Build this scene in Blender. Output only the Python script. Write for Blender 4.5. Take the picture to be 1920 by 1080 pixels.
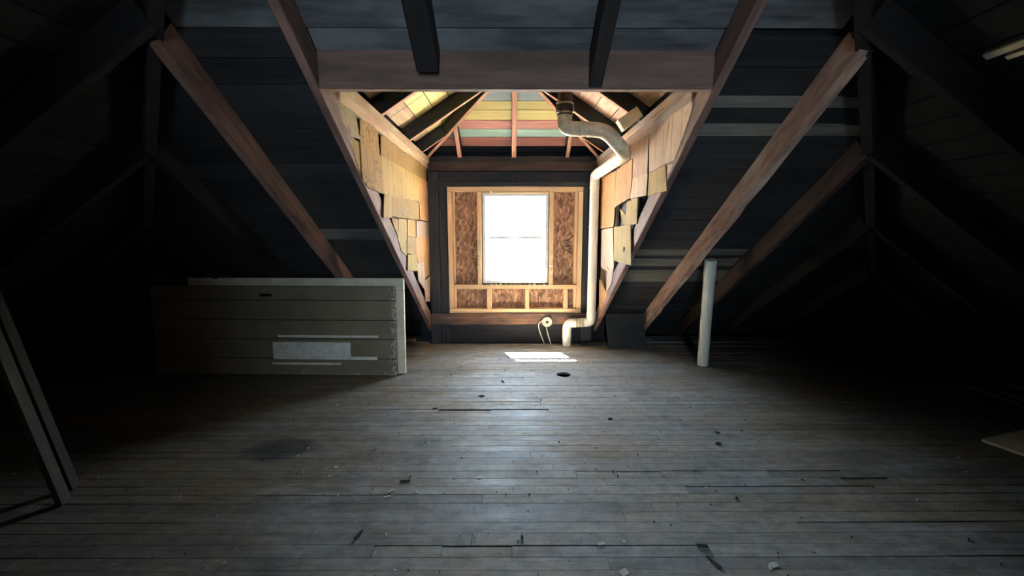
import bpy, bmesh, math, random
from mathutils import Vector, Matrix, Euler

random.seed(7)
scene = bpy.context.scene
COL = scene.collection
for o in list(bpy.data.objects):
    bpy.data.objects.remove(o)

# ------------------------------------------------------------------ camera
FPX = 760.0
CAMH = 1.30
PITCH = math.atan(105 / FPX)
YAW = math.atan(3 / FPX)
cam_d = bpy.data.cameras.new('camera')
cam_d.sensor_width = 36.0
cam_d.lens = FPX / 1920 * 36.0
cam_d.clip_start = 0.02
cam = bpy.data.objects.new('camera', cam_d)
COL.objects.link(cam)
cam.location = (0, 0, CAMH)
cam.rotation_euler = (math.pi / 2 - PITCH, 0, -YAW)
scene.camera = cam

# ------------------------------------------------------------------ world, sun, exposure
world = bpy.data.worlds.new('sky')
scene.world = world
world.use_nodes = True
wn = world.node_tree.nodes
bg = wn['Background']
bg.inputs['Color'].default_value = (0.60, 0.79, 1.0, 1)
bg.inputs['Strength'].default_value = 9.0

sun_d = bpy.data.lights.new('sun', 'SUN')
sun_d.energy = 110.0
sun_d.angle = 0.0093
sun_d.color = (1.0, 0.90, 0.74)
sun = bpy.data.objects.new('sun', sun_d)
COL.objects.link(sun)
sun.rotation_euler = Vector((0.22, -0.57, -1.0)).to_track_quat('-Z', 'Y').to_euler()
sun.location = (-4, 12, 20)

# portal in the window opening: guides sampling of the sky, gives off no light itself
por_d = bpy.data.lights.new('window_portal', 'AREA')
por_d.shape = 'RECTANGLE'
por_d.size = 0.74
por_d.size_y = 1.02
por_d.cycles.is_portal = True
por = bpy.data.objects.new('window_portal', por_d)
COL.objects.link(por)
por.location = (0.07, 4.80, 1.22)
por.rotation_euler = (-math.pi / 2, 0, 0)

por2_d = por_d.copy()
por2_d.size, por2_d.size_y = 0.82, 1.48
por2 = bpy.data.objects.new('window_portal_opposite', por2_d)
COL.objects.link(por2)
por2.location = (0.06, 0.72 - 4.02, 1.24)
por2.rotation_euler = (math.pi / 2, 0, 0)

vs = scene.view_settings
vs.view_transform = 'Standard'
vs.look = 'None'
vs.gamma = 1.0
vs.use_curve_mapping = False
vs.exposure = 2.68
scene.cycles.max_bounces = 10
scene.cycles.diffuse_bounces = 6

# ------------------------------------------------------------------ pixel helpers (directions only; depth from the surface touched)
_F = Vector((math.sin(YAW) * math.cos(PITCH), math.cos(YAW) * math.cos(PITCH), -math.sin(PITCH)))
_R = Vector((math.cos(YAW), -math.sin(YAW), 0))
_D = -_R.cross(_F)
_C = Vector((0, 0, CAMH))


def hit(px, py, n, d):
    r = _F * FPX + _R * (px - 960) + _D * (py - 540)
    n = Vector(n)
    return _C + r * ((d - n.dot(_C)) / n.dot(r))


def on_floor(px, py): return hit(px, py, (0, 0, 1), 0)
def on_x(px, py, X): return hit(px, py, (1, 0, 0), X)
def on_y(px, py, Y): return hit(px, py, (0, 1, 0), Y)


# ------------------------------------------------------------------ layout constants
SL = 0.70                      # main roof pitch
AY = 0.36                      # plan position of the roof apex (x = 0)
XL, XR = -0.935, 0.995         # dormer cheek walls
XC = (XL + XR) / 2
YW = 4.684                     # dormer window wall
RD = 0.14                      # rafter depth
DZ = RD * math.sqrt(1 + SL * SL)


def zu(dist): return 2.0 - SL * (dist - 1.73)          # rafter underside at plan distance from apex


RXL, RXR, RYW = -0.43, 0.55, 3.90   # unseen inferred dormer, narrowed to aim its light (its distance given on the mirrored side)
RWX, RWZ = (-0.36, 0.48), (0.50, 2.0)  # window opening enlarged to brighten what faces the camera

DS = 0.65                      # dormer roof pitch
DPL = 2.12                     # dormer plate top
HALF = (XR - XL) / 2


# ------------------------------------------------------------------ materials
def new_mat(name):
    m = bpy.data.materials.new(name)
    m.use_nodes = True
    nt = m.node_tree
    return m, nt, nt.nodes['Principled BSDF']


def N(nt, t, **kw):
    n = nt.nodes.new(t)
    for k, v in kw.items():
        if k in n.inputs:
            n.inputs[k].default_value = v
        else:
            setattr(n, k, v)
    return n


def ramp(nt, fac, stops):
    r = nt.nodes.new('ShaderNodeValToRGB')
    nt.links.new(fac, r.inputs[0])
    el = r.color_ramp.elements
    while len(el) > 1:
        el.remove(el[-1])
    el[0].position = stops[0][0]
    el[0].color = (*stops[0][1], 1)
    for p, c in stops[1:]:
        e = el.new(p)
        e.color = (*c, 1)
    return r.outputs[0]


def mixc(nt, fac, a, b, mode='MIX'):
    n = nt.nodes.new('ShaderNodeMix')
    n.data_type = 'RGBA'
    n.blend_type = mode
    if isinstance(fac, (int, float)):
        n.inputs[0].default_value = fac
    else:
        nt.links.new(fac, n.inputs[0])
    for i, v in ((6, a), (7, b)):
        if isinstance(v, tuple):
            n.inputs[i].default_value = (*v, 1)
        else:
            nt.links.new(v, n.inputs[i])
    return n.outputs[2]


def coords(nt, scale=(1, 1, 1), kind='Object', rand=True):
    tc = nt.nodes.new('ShaderNodeTexCoord')
    mp = nt.nodes.new('ShaderNodeMapping')
    mp.inputs['Scale'].default_value = scale
    src = tc.outputs[kind]
    if rand:
        oi = nt.nodes.new('ShaderNodeObjectInfo')
        ml = N(nt, 'ShaderNodeMath', operation='MULTIPLY')
        nt.links.new(oi.outputs['Random'], ml.inputs[0])
        ml.inputs[1].default_value = 37.0
        ad = N(nt, 'ShaderNodeVectorMath', operation='ADD')
        nt.links.new(src, ad.inputs[0])
        nt.links.new(ml.outputs[0], ad.inputs[1])
        src = ad.outputs[0]
    nt.links.new(src, mp.inputs[0])
    return mp.outputs[0]


def noise(nt, vec, scale, detail=4.0, rough=0.6):
    n = N(nt, 'ShaderNodeTexNoise')
    n.inputs['Scale'].default_value = scale
    n.inputs['Detail'].default_value = detail
    n.inputs['Roughness'].default_value = rough
    nt.links.new(vec, n.inputs['Vector'])
    return n.outputs['Fac']


def bump(nt, b, fac, strength, dist=0.01):
    n = N(nt, 'ShaderNodeBump')
    n.inputs['Strength'].default_value = strength
    n.inputs['Distance'].default_value = dist
    nt.links.new(fac, n.inputs['Height'])
    nt.links.new(n.outputs[0], b.inputs['Normal'])


def wood(name, dark, light, rough=0.75, vary=0.25, stain=None, grain=(1.5, 22, 22)):
    """timber with the grain along local X, its tone shifting a little from piece to piece"""
    m, nt, b = new_mat(name)
    v = coords(nt, grain)
    g = noise(nt, v, 1.6, 6, 0.65)
    c = ramp(nt, g, [(0.28, dark), (0.72, light)])
    v2 = coords(nt, (1, 3, 3))
    big = noise(nt, v2, 2.2, 3, 0.6)
    if stain:
        f = ramp(nt, big, [(0.45, (0, 0, 0)), (0.68, (1, 1, 1))])
        c = mixc(nt, f, c, stain)
    oi = nt.nodes.new('ShaderNodeObjectInfo')
    mr = N(nt, 'ShaderNodeMapRange')
    mr.inputs['To Min'].default_value = 1 - vary
    mr.inputs['To Max'].default_value = 1 + vary
    nt.links.new(oi.outputs['Random'], mr.inputs[0])
    mul = N(nt, 'ShaderNodeVectorMath', operation='SCALE')
    nt.links.new(c, mul.inputs[0])
    nt.links.new(mr.outputs[0], mul.inputs['Scale'])
    nt.links.new(mul.outputs[0], b.inputs['Base Color'])
    b.inputs['Roughness'].default_value = rough
    bump(nt, b, g, 0.35, 0.004)
    return m


def plain(name, col, rough=0.6, metallic=0.0, dirt=0.2, scale=14.0):
    m, nt, b = new_mat(name)
    v = coords(nt)
    g = noise(nt, v, scale, 4)
    c = ramp(nt, g, [(0.3, tuple(x * (1 - dirt) for x in col)), (0.65, col)])
    nt.links.new(c, b.inputs['Base Color'])
    b.inputs['Roughness'].default_value = rough
    b.inputs['Metallic'].default_value = metallic
    return m


M = {}
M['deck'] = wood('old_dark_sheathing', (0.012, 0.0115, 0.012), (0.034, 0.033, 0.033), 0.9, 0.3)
M['deck_black'] = wood('shaded_sheathing', (0.005, 0.005, 0.005), (0.016, 0.0145, 0.014), 0.9, 0.3)  # side-slope boards, darkness of the unlit corners painted into the tone
M['deck_mid'] = wood('pale_lit_sheathing', (0.05, 0.048, 0.047), (0.13, 0.125, 0.12), 0.9, 0.25, (0.19, 0.185, 0.18))  # paler boards, with the light above the header put into their colour
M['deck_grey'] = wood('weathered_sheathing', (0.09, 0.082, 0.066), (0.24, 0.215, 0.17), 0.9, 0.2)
M['shell'] = plain('roof_underlay', (0.012, 0.012, 0.013), 0.95)
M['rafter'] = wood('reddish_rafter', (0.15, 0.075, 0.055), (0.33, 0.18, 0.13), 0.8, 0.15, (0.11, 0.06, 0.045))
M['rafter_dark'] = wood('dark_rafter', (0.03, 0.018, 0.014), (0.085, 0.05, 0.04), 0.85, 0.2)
M['rafter_black'] = wood('shaded_rafter', (0.006, 0.0045, 0.004), (0.019, 0.013, 0.011), 0.9, 0.2)  # near-black tone paints in the shade on outer rafters, hips and jacks
M['rafter_knot'] = wood('barky_rafter', (0.24, 0.125, 0.09), (0.58, 0.35, 0.255), 0.8, 0.1, (0.66, 0.47, 0.36), (3, 14, 14))
M['header'] = wood('brown_header', (0.105, 0.058, 0.040), (0.22, 0.122, 0.084), 0.8, 0.1, (0.09, 0.05, 0.035))
M['pink_rafter'] = wood('pinkish_rafter', (0.36, 0.16, 0.10), (0.56, 0.29, 0.19), 0.8, 0.1)
M['plate'] = wood('weathered_plate', (0.32, 0.22, 0.12), (0.55, 0.41, 0.25), 0.8, 0.1, (0.34, 0.18, 0.11))
M['plate_grey'] = wood('greyish_plate', (0.20, 0.13, 0.10), (0.42, 0.27, 0.19), 0.8, 0.1, (0.30, 0.28, 0.27))
M['board_yellow'] = wood('yellow_painted_board', (0.50, 0.40, 0.13), (0.68, 0.57, 0.24), 0.75, 0.08)
M['board_pink'] = wood('pink_painted_board', (0.36, 0.13, 0.11), (0.58, 0.27, 0.22), 0.75, 0.1)
M['board_teal'] = wood('teal_painted_board', (0.20, 0.34, 0.28), (0.36, 0.50, 0.43), 0.75, 0.08)
M['board_blue'] = wood('blue_grey_board', (0.26, 0.32, 0.36), (0.42, 0.47, 0.49), 0.75, 0.08)
M['board_brown'] = wood('pinkish_brown_board', (0.34, 0.19, 0.12), (0.56, 0.36, 0.25), 0.8, 0.12, (0.62, 0.46, 0.33))
M['stud'] = wood('new_pine', (0.76, 0.47, 0.25), (0.90, 0.62, 0.37), 0.65, 0.07)
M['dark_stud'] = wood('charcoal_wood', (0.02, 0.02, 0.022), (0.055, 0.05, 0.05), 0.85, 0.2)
M['sill_beam'] = wood('stained_sill_beam', (0.10, 0.05, 0.035), (0.30, 0.15, 0.09), 0.85, 0.1, (0.05, 0.04, 0.045))
M['block'] = wood('fresh_block', (0.62, 0.42, 0.2), (0.8, 0.6, 0.36), 0.7, 0.05)
M['lath'] = wood('cheek_board', (0.30, 0.19, 0.11), (0.52, 0.36, 0.23), 0.85, 0.2, (0.22, 0.13, 0.09))
M['slat'] = wood('pale_slat', (0.15, 0.13, 0.11), (0.30, 0.27, 0.23), 0.8, 0.1)
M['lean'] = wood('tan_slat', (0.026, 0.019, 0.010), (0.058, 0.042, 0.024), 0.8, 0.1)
M['scrap'] = wood('scrap_wood', (0.12, 0.08, 0.06), (0.34, 0.25, 0.18), 0.85, 0.3)
M['white'] = plain('white_vinyl', (0.80, 0.82, 0.80), 0.4, 0, 0.12)
M['foam'] = plain('yellowed_spray_foam', (0.78, 0.68, 0.46), 0.8, 0, 0.3, 60)
M['pvc'] = plain('cream_pvc', (0.90, 0.85, 0.71), 0.35, 0, 0.10, 6)
M['pvc_dirty'] = plain('dirty_pvc', (0.74, 0.60, 0.40), 0.5, 0, 0.5, 18)
M['pvc_iron'] = plain('brown_stack', (0.12, 0.065, 0.05), 0.6, 0, 0.3)
M['rubber'] = plain('black_rubber', (0.015, 0.014, 0.014), 0.45, 0, 0.3)
M['steel'] = plain('clamp_steel', (0.55, 0.53, 0.5), 0.35, 1.0, 0.3)
M['black'] = plain('black_metal', (0.012, 0.011, 0.01), 0.6, 0.4, 0.4)
M['cream_paint'] = plain('cream_door_paint', (0.76, 0.66, 0.47), 0.55, 0, 0.28, 9)
M['bare'] = plain('pale_paint_patch', (0.82, 0.74, 0.62), 0.5, 0, 0.3, 20)
M['cord'] = plain('cream_strap', (0.62, 0.56, 0.44), 0.7, 0, 0.25)
M['chip'] = plain('paint_chip', (0.62, 0.60, 0.55), 0.7, 0, 0.3)
M['grit'] = plain('dark_grit', (0.02, 0.018, 0.016), 0.9, 0, 0.3)
M['panel'] = plain('grey_fibre_panel', (0.035, 0.034, 0.032), 0.85, 0, 0.3)
M['ground'] = plain('pale_concrete', (0.42, 0.40, 0.37), 0.9, 0, 0.2, 0.5)
M['ink'] = plain('stamp_ink', (0.05, 0.035, 0.03), 0.8, 0, 0.4)


def cardboard(name, col, ink=0.8):
    m, nt, b = new_mat(name)
    v = coords(nt)
    base = noise(nt, v, 3.5, 4)
    c = ramp(nt, base, [(0.3, tuple(x * 0.8 for x in col)), (0.7, col)])
    # flutes of the corrugation
    w = N(nt, 'ShaderNodeTexWave')
    w.wave_type = 'BANDS'
    w.bands_direction = 'Y'
    w.inputs['Scale'].default_value = 34
    w.inputs['Distortion'].default_value = 0.6
    nt.links.new(v, w.inputs['Vector'])
    # smudged rows of faded print
    vp = coords(nt, (1, 26, 60))
    rows = noise(nt, vp, 1.0, 1, 0.3)
    where = noise(nt, coords(nt, (1, 4, 5)), 1.0, 1, 0.4)
    mul = N(nt, 'ShaderNodeMath', operation='MULTIPLY')
    r1 = ramp(nt, rows, [(0.56, (0, 0, 0)), (0.60, (1, 1, 1))])
    r2 = ramp(nt, where, [(0.54, (0, 0, 0)), (0.60, (1, 1, 1))])
    nt.links.new(r1, mul.inputs[0])
    nt.links.new(r2, mul.inputs[1])
    sc = N(nt, 'ShaderNodeMath', operation='MULTIPLY')
    sc.inputs[1].default_value = ink
    nt.links.new(mul.outputs[0], sc.inputs[0])
    c = mixc(nt, sc.outputs[0], c, tuple(x * 0.35 for x in col))
    # creases where the carton was folded, and water stains
    cr = N(nt, 'ShaderNodeTexWave')
    cr.wave_type = 'BANDS'
    cr.bands_direction = 'Y'
    cr.inputs['Scale'].default_value = 2.3
    cr.inputs['Distortion'].default_value = 0.15
    nt.links.new(v, cr.inputs['Vector'])
    cf = ramp(nt, cr.outputs['Fac'], [(0.985, (0, 0, 0)), (0.996, (0.8, 0.8, 0.8))])
    c = mixc(nt, cf, c, tuple(x * 0.3 for x in col))
    stn = noise(nt, coords(nt, (1, 5, 2.2)), 2.0, 6, 0.7)
    sf = ramp(nt, stn, [(0.52, (0, 0, 0)), (0.72, (0.75, 0.75, 0.75))])
    c = mixc(nt, sf, c, tuple(x * y for x, y in zip(col, (0.62, 0.52, 0.42))))
    oi = nt.nodes.new('ShaderNodeObjectInfo')
    mr = N(nt, 'ShaderNodeMapRange')
    mr.inputs['To Min'].default_value = 0.86
    mr.inputs['To Max'].default_value = 1.1
    nt.links.new(oi.outputs['Random'], mr.inputs[0])
    s = N(nt, 'ShaderNodeVectorMath', operation='SCALE')
    nt.links.new(c, s.inputs[0])
    nt.links.new(mr.outputs[0], s.inputs['Scale'])
    nt.links.new(s.outputs[0], b.inputs['Base Color'])
    b.inputs['Roughness'].default_value = 0.85
    bump(nt, b, w.outputs['Fac'], 0.12, 0.004)
    return m


M['card_y'] = cardboard('yellow_cardboard', (0.31, 0.17, 0.032))
M['card_py'] = cardboard('pale_yellow_cardboard', (0.36, 0.225, 0.05), 0.4)
M['card_g'] = cardboard('greyed_cardboard', (0.31, 0.24, 0.12), 0.3)
M['card_o'] = cardboard('orange_cardboard', (0.46, 0.215, 0.075))
M['card_p'] = cardboard('pinkish_cardboard', (0.44, 0.28, 0.19), 0.4)
M['card_t'] = cardboard('tan_cardboard', (0.47, 0.33, 0.22), 0.15)


def osb(name):
    m, nt, b = new_mat(name)
    v = coords(nt, (1, 1, 1))
    dis = N(nt, 'ShaderNodeTexNoise')
    dis.inputs['Scale'].default_value = 9
    nt.links.new(v, dis.inputs['Vector'])
    ad = N(nt, 'ShaderNodeVectorMath', operation='MULTIPLY_ADD')
    ad.inputs[1].default_value = (0.09, 0.09, 0.09)
    nt.links.new(dis.outputs['Color'], ad.inputs[0])
    nt.links.new(v, ad.inputs[2])
    mp = N(nt, 'ShaderNodeMapping')
    mp.inputs['Scale'].default_value = (55, 1, 22)
    mp.inputs['Rotation'].default_value = (0, 0.6, 0)
    nt.links.new(ad.outputs[0], mp.inputs[0])
    vo = N(nt, 'ShaderNodeTexVoronoi')
    vo.inputs['Scale'].default_value = 1.0
    nt.links.new(mp.outputs[0], vo.inputs['Vector'])
    sep = N(nt, 'ShaderNodeSeparateColor')
    nt.links.new(vo.outputs['Color'], sep.inputs[0])
    c = ramp(nt, sep.outputs[0], [(0.0, (0.17, 0.085, 0.05)), (0.3, (0.30, 0.155, 0.09)), (0.7, (0.43, 0.235, 0.135)), (1.0, (0.60, 0.36, 0.21))])
    nt.links.new(c, b.inputs['Base Color'])
    b.inputs['Roughness'].default_value = 0.75
    bump(nt, b, sep.outputs[0], 0.3, 0.003)
    return m


M['osb'] = osb('strand_board')


def floor_mat():
    m, nt, b = new_mat('worn_painted_floor')
    geo = nt.nodes.new('ShaderNodeNewGeometry')
    P = geo.outputs['Position']

    def mapped(scale, loc=(0, 0, 0)):
        mp = nt.nodes.new('ShaderNodeMapping')
        mp.inputs['Scale'].default_value = scale
        mp.inputs['Location'].default_value = loc
        nt.links.new(P, mp.inputs[0])
        return mp.outputs[0]
    grain = noise(nt, coords(nt, (2.5, 40, 1)), 1.3, 6, 0.7)
    col = ramp(nt, grain, [(0.25, (0.205, 0.195, 0.18)), (0.5, (0.325, 0.31, 0.288)), (0.8, (0.43, 0.414, 0.392))])
    # piece to piece
    oi = nt.nodes.new('ShaderNodeObjectInfo')
    tone = ramp(nt, oi.outputs['Random'], [(0, (0.74, 0.74, 0.76)), (0.35, (0.95, 0.95, 0.97)), (0.7, (1.06, 1.03, 0.98)), (1, (0.86, 0.84, 0.80))])
    col = mixc(nt, 1.0, col, tone, 'MULTIPLY')
    # worn traffic patches: brown bare wood and paler paint
    big = noise(nt, mapped((0.55, 1.0, 1)), 1.25, 4, 0.6)
    f = ramp(nt, big, [(0.46, (0, 0, 0)), (0.66, (1, 1, 1))])
    col = mixc(nt, f, col, mixc(nt, 1.0, col, (0.92, 0.74, 0.56), 'MULTIPLY'))
    mid = noise(nt, mapped((1, 2.2, 1), (3, 1, 0)), 2.6, 6, 0.7)
    f2 = ramp(nt, mid, [(0.54, (0, 0, 0)), (0.70, (0.8, 0.8, 0.8))])
    col = mixc(nt, f2, col, (0.33, 0.335, 0.335))
    # ragged brown varnish patches, plus light falloff toward the sides painted into the colour
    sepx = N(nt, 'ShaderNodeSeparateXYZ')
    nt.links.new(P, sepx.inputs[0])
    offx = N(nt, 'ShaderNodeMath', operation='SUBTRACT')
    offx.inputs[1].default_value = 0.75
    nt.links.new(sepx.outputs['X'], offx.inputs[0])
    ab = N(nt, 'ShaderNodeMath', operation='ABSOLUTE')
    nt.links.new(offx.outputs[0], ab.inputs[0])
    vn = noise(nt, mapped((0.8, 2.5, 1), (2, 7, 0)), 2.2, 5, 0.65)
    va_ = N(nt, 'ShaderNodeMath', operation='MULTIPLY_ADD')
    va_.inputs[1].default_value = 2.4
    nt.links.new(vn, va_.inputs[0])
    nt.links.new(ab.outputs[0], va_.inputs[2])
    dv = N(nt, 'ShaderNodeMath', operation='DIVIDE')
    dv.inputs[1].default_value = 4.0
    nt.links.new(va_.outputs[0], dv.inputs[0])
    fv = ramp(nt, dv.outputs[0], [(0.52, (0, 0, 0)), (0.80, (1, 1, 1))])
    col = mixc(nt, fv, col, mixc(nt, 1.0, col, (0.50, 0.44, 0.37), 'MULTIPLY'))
    # dark blotches of grime
    gr = noise(nt, mapped((1, 1.6, 1), (9, 4, 0)), 1.7, 5, 0.65)
    f3 = ramp(nt, gr, [(0.58, (0, 0, 0)), (0.74, (0.75, 0.75, 0.75))])
    col = mixc(nt, f3, col, (0.07, 0.065, 0.06))
    # one round stain, soaked in, left of the middle
    c0 = on_floor(525, 842)
    wob = N(nt, 'ShaderNodeTexNoise')
    wob.inputs['Scale'].default_value = 5
    nt.links.new(P, wob.inputs['Vector'])
    pa = N(nt, 'ShaderNodeVectorMath', operation='MULTIPLY_ADD')
    pa.inputs[1].default_value = (0.22, 0.22, 0)
    nt.links.new(wob.outputs['Color'], pa.inputs[0])
    nt.links.new(P, pa.inputs[2])
    sub = N(nt, 'ShaderNodeVectorMath', operation='SUBTRACT')
    sub.inputs[1].default_value = (c0.x + 0.11, c0.y + 0.11, 0)
    nt.links.new(pa.outputs[0], sub.inputs[0])
    sq = N(nt, 'ShaderNodeVectorMath', operation='MULTIPLY')
    sq.inputs[1].default_value = (1 / 0.22, 1 / 0.16, 0)
    nt.links.new(sub.outputs[0], sq.inputs[0])
    ln = N(nt, 'ShaderNodeVectorMath', operation='LENGTH')
    nt.links.new(sq.outputs[0], ln.inputs[0])
    f4 = ramp(nt, ln.outputs['Value'], [(0.6, (0.8, 0.8, 0.8)), (1.1, (0, 0, 0))])
    col = mixc(nt, f4, col, (0.045, 0.04, 0.036))
    # specks
    sp = noise(nt, mapped((1, 1, 1)), 55, 2, 0.5)
    f5 = ramp(nt, sp, [(0.70, (0, 0, 0)), (0.75, (0.6, 0.6, 0.6))])
    col = mixc(nt, f5, col, (0.55, 0.54, 0.5))
    mott = noise(nt, mapped((1, 1.4, 1), (1, 6, 0)), 13, 8, 0.75)
    fm = ramp(nt, mott, [(0.30, (0.62, 0.62, 0.62)), (0.50, (1, 1, 1)), (0.72, (1.35, 1.35, 1.35))])
    col = mixc(nt, 1.0, col, fm, 'MULTIPLY')
    fleck = noise(nt, mapped((1, 1.2, 1), (4, 0, 0)), 120, 2, 0.5)
    ff = ramp(nt, fleck, [(0.66, (0, 0, 0)), (0.72, (0.7, 0.7, 0.7))])
    col = mixc(nt, ff, col, mixc(nt, 1.0, col, (1.7, 1.7, 1.7), 'MULTIPLY'))
    nt.links.new(col, b.inputs['Base Color'])
    b.inputs['Specular IOR Level'].default_value = 0.25
    rg = noise(nt, mapped((1, 3, 1), (5, 2, 0)), 3.0, 6, 0.7)
    rr = N(nt, 'ShaderNodeMapRange')
    rr.inputs['From Min'].default_value = 0.3
    rr.inputs['From Max'].default_value = 0.7
    rr.inputs['To Min'].default_value = 0.40
    rr.inputs['To Max'].default_value = 0.75
    nt.links.new(rg, rr.inputs[0])
    nt.links.new(rr.outputs[0], b.inputs['Roughness'])
    fine = noise(nt, mapped((1, 2, 1)), 34, 5, 0.7)
    bump(nt, b, fine, 0.22, 0.006)
    return m


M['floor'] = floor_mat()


def olive_paint():
    """old olive door paint, flaked to the pale undercoat along one end"""
    m, nt, b = new_mat('olive_door_paint')
    tc = nt.nodes.new('ShaderNodeTexCoord')
    v = tc.outputs['Object']
    n1 = noise(nt, v, 3, 5)
    c = ramp(nt, n1, [(0.3, (0.16, 0.118, 0.07)), (0.7, (0.25, 0.19, 0.115))])
    sep = N(nt, 'ShaderNodeSeparateXYZ')
    nt.links.new(v, sep.inputs[0])
    fl = noise(nt, v, 26, 4, 0.7)
    near = N(nt, 'ShaderNodeMapRange')
    near.inputs['From Min'].default_value = -0.10
    near.inputs['From Max'].default_value = -0.02
    near.inputs['To Min'].default_value = 0.0
    near.inputs['To Max'].default_value = 0.17
    nt.links.new(sep.outputs['X'], near.inputs[0])
    low = N(nt, 'ShaderNodeMapRange')
    low.inputs['From Min'].default_value = 0.05
    low.inputs['From Max'].default_value = 0.0
    low.inputs['To Min'].default_value = 0.0
    low.inputs['To Max'].default_value = 0.12
    nt.links.new(sep.outputs['Z'], low.inputs[0])
    a1 = N(nt, 'ShaderNodeMath', operation='ADD')
    nt.links.new(fl, a1.inputs[0])
    nt.links.new(near.outputs[0], a1.inputs[1])
    a2 = N(nt, 'ShaderNodeMath', operation='ADD')
    nt.links.new(a1.outputs[0], a2.inputs[0])
    nt.links.new(low.outputs[0], a2.inputs[1])
    f = ramp(nt, a2.outputs[0], [(0.66, (0, 0, 0)), (0.70, (1, 1, 1))])
    c = mixc(nt, f, c, (0.40, 0.385, 0.31))
    nt.links.new(c, b.inputs['Base Color'])
    b.inputs['Roughness'].default_value = 0.5
    bump(nt, b, n1, 0.15, 0.004)
    return m


M['olive'] = olive_paint()


def glass():
    m, nt, b = new_mat('window_glass')
    nt.nodes.remove(b)
    out = nt.nodes['Material Output']
    tr = nt.nodes.new('ShaderNodeBsdfTransparent')
    tr.inputs[0].default_value = (0.93, 0.95, 0.95, 1)
    gl = nt.nodes.new('ShaderNodeBsdfGlossy')
    gl.inputs['Roughness'].default_value = 0.03
    lw = nt.nodes.new('ShaderNodeLayerWeight')
    lw.inputs['Blend'].default_value = 0.5
    pw = N(nt, 'ShaderNodeMath', operation='POWER')
    pw.inputs[1].default_value = 5.0
    nt.links.new(lw.outputs['Facing'], pw.inputs[0])
    fr = N(nt, 'ShaderNodeMath', operation='MULTIPLY_ADD')
    fr.inputs[1].default_value = 0.9
    fr.inputs[2].default_value = 0.04
    nt.links.new(pw.outputs[0], fr.inputs[0])
    mx = nt.nodes.new('ShaderNodeMixShader')
    nt.links.new(fr.outputs[0], mx.inputs[0])
    nt.links.new(tr.outputs[0], mx.inputs[1])
    nt.links.new(gl.outputs[0], mx.inputs[2])
    nt.links.new(mx.outputs[0], out.inputs[0])
    return m


M['glass'] = glass()


# ------------------------------------------------------------------ mesh helpers
def link(o, parent=None):
    COL.objects.link(o)
    if parent is not None:
        o.parent = parent
    return o


def obj(name, bm, mat, parent=None, smooth=False, loc=None):
    me = bpy.data.meshes.new(name)
    bmesh.ops.recalc_face_normals(bm, faces=bm.faces)
    bm.to_mesh(me)
    bm.free()
    for mm in (mat if isinstance(mat, (list, tuple)) else [mat]):
        me.materials.append(M[mm])
    if smooth:
        for p in me.polygons:
            p.use_smooth = True
    o = bpy.data.objects.new(name, me)
    link(o, parent)
    if loc is not None:
        o.location = loc
    return o


def tag(o, label, cat, group=None, kind=None):
    o['label'] = label
    o['category'] = cat
    if group:
        o['group'] = group
    if kind:
        o['kind'] = kind
    return o


def empty(name, loc=(0, 0, 0), rot=(0, 0, 0)):
    o = bpy.data.objects.new(name, None)
    o.empty_display_size = 0.1
    COL.objects.link(o)
    o.location = loc
    o.rotation_euler = rot
    return o


def box_bm(x0, x1, y0, y1, z0, z1, bev=0.0, bm=None):
    own = bm is None
    if own:
        bm = bmesh.new()
    r = bmesh.ops.create_cube(bm, size=1.0)
    for v in r['verts']:
        v.co = Vector((x0 + (v.co.x + .5) * (x1 - x0), y0 + (v.co.y + .5) * (y1 - y0), z0 + (v.co.z + .5) * (z1 - z0)))
    if bev > 0:
        es = list({e for v in r['verts'] for e in v.link_edges})
        bmesh.ops.bevel(bm, geom=es, offset=bev, segments=1, affect='EDGES')
    return bm


def beam(name, p0, p1, w, h, mat, parent=None, up=(0, 0, 1), bev=0.004, rough=0.0, anchor='c', seed=None):
    """timber from p0 to p1, w across, h deep along 'up'; anchor 'b' puts the axis on the under side, 't' on the top side"""
    p0, p1 = Vector(p0), Vector(p1)
    L = (p1 - p0).length
    ax = (p1 - p0).normalized()
    up = Vector(up)
    side = up.cross(ax).normalized()
    upn = ax.cross(side).normalized()
    z0, z1 = {'c': (-h / 2, h / 2), 'b': (0, h), 't': (-h, 0)}[anchor]
    if rough > 0:
        rnd = random.Random(seed if seed is not None else len(bpy.data.objects))
        n = max(4, int(L / 0.12))
        bm = bmesh.new()
        rings = []
        for i in range(n + 1):
            x = L * i / n
            j = [rnd.uniform(-1, 1) * rough for _ in range(8)]
            rings.append([bm.verts.new((x, -w / 2 + j[0] * .4, z0 + j[1])), bm.verts.new((x, w / 2 + j[2] * .4, z0 + j[3])),
                          bm.verts.new((x, w / 2 + j[4] * .2, z1)), bm.verts.new((x, -w / 2 + j[6] * .2, z1))])
        for a, b_ in zip(rings, rings[1:]):
            for k in range(4):
                bm.faces.new((a[k], a[(k + 1) % 4], b_[(k + 1) % 4], b_[k]))
        bm.faces.new(rings[0])
        bm.faces.new(rings[-1][::-1])
    else:
        bm = box_bm(0, L, -w / 2, w / 2, z0, z1, bev)
    if isinstance(mat, tuple):                     # second material: the pinkish under side
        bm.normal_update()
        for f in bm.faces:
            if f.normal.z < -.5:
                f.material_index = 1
    o = obj(name, bm, mat, parent)
    rot = Matrix((ax, side, upn)).transposed().to_4x4()
    o.matrix_local = Matrix.Translation(p0) @ rot
    return o


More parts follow.
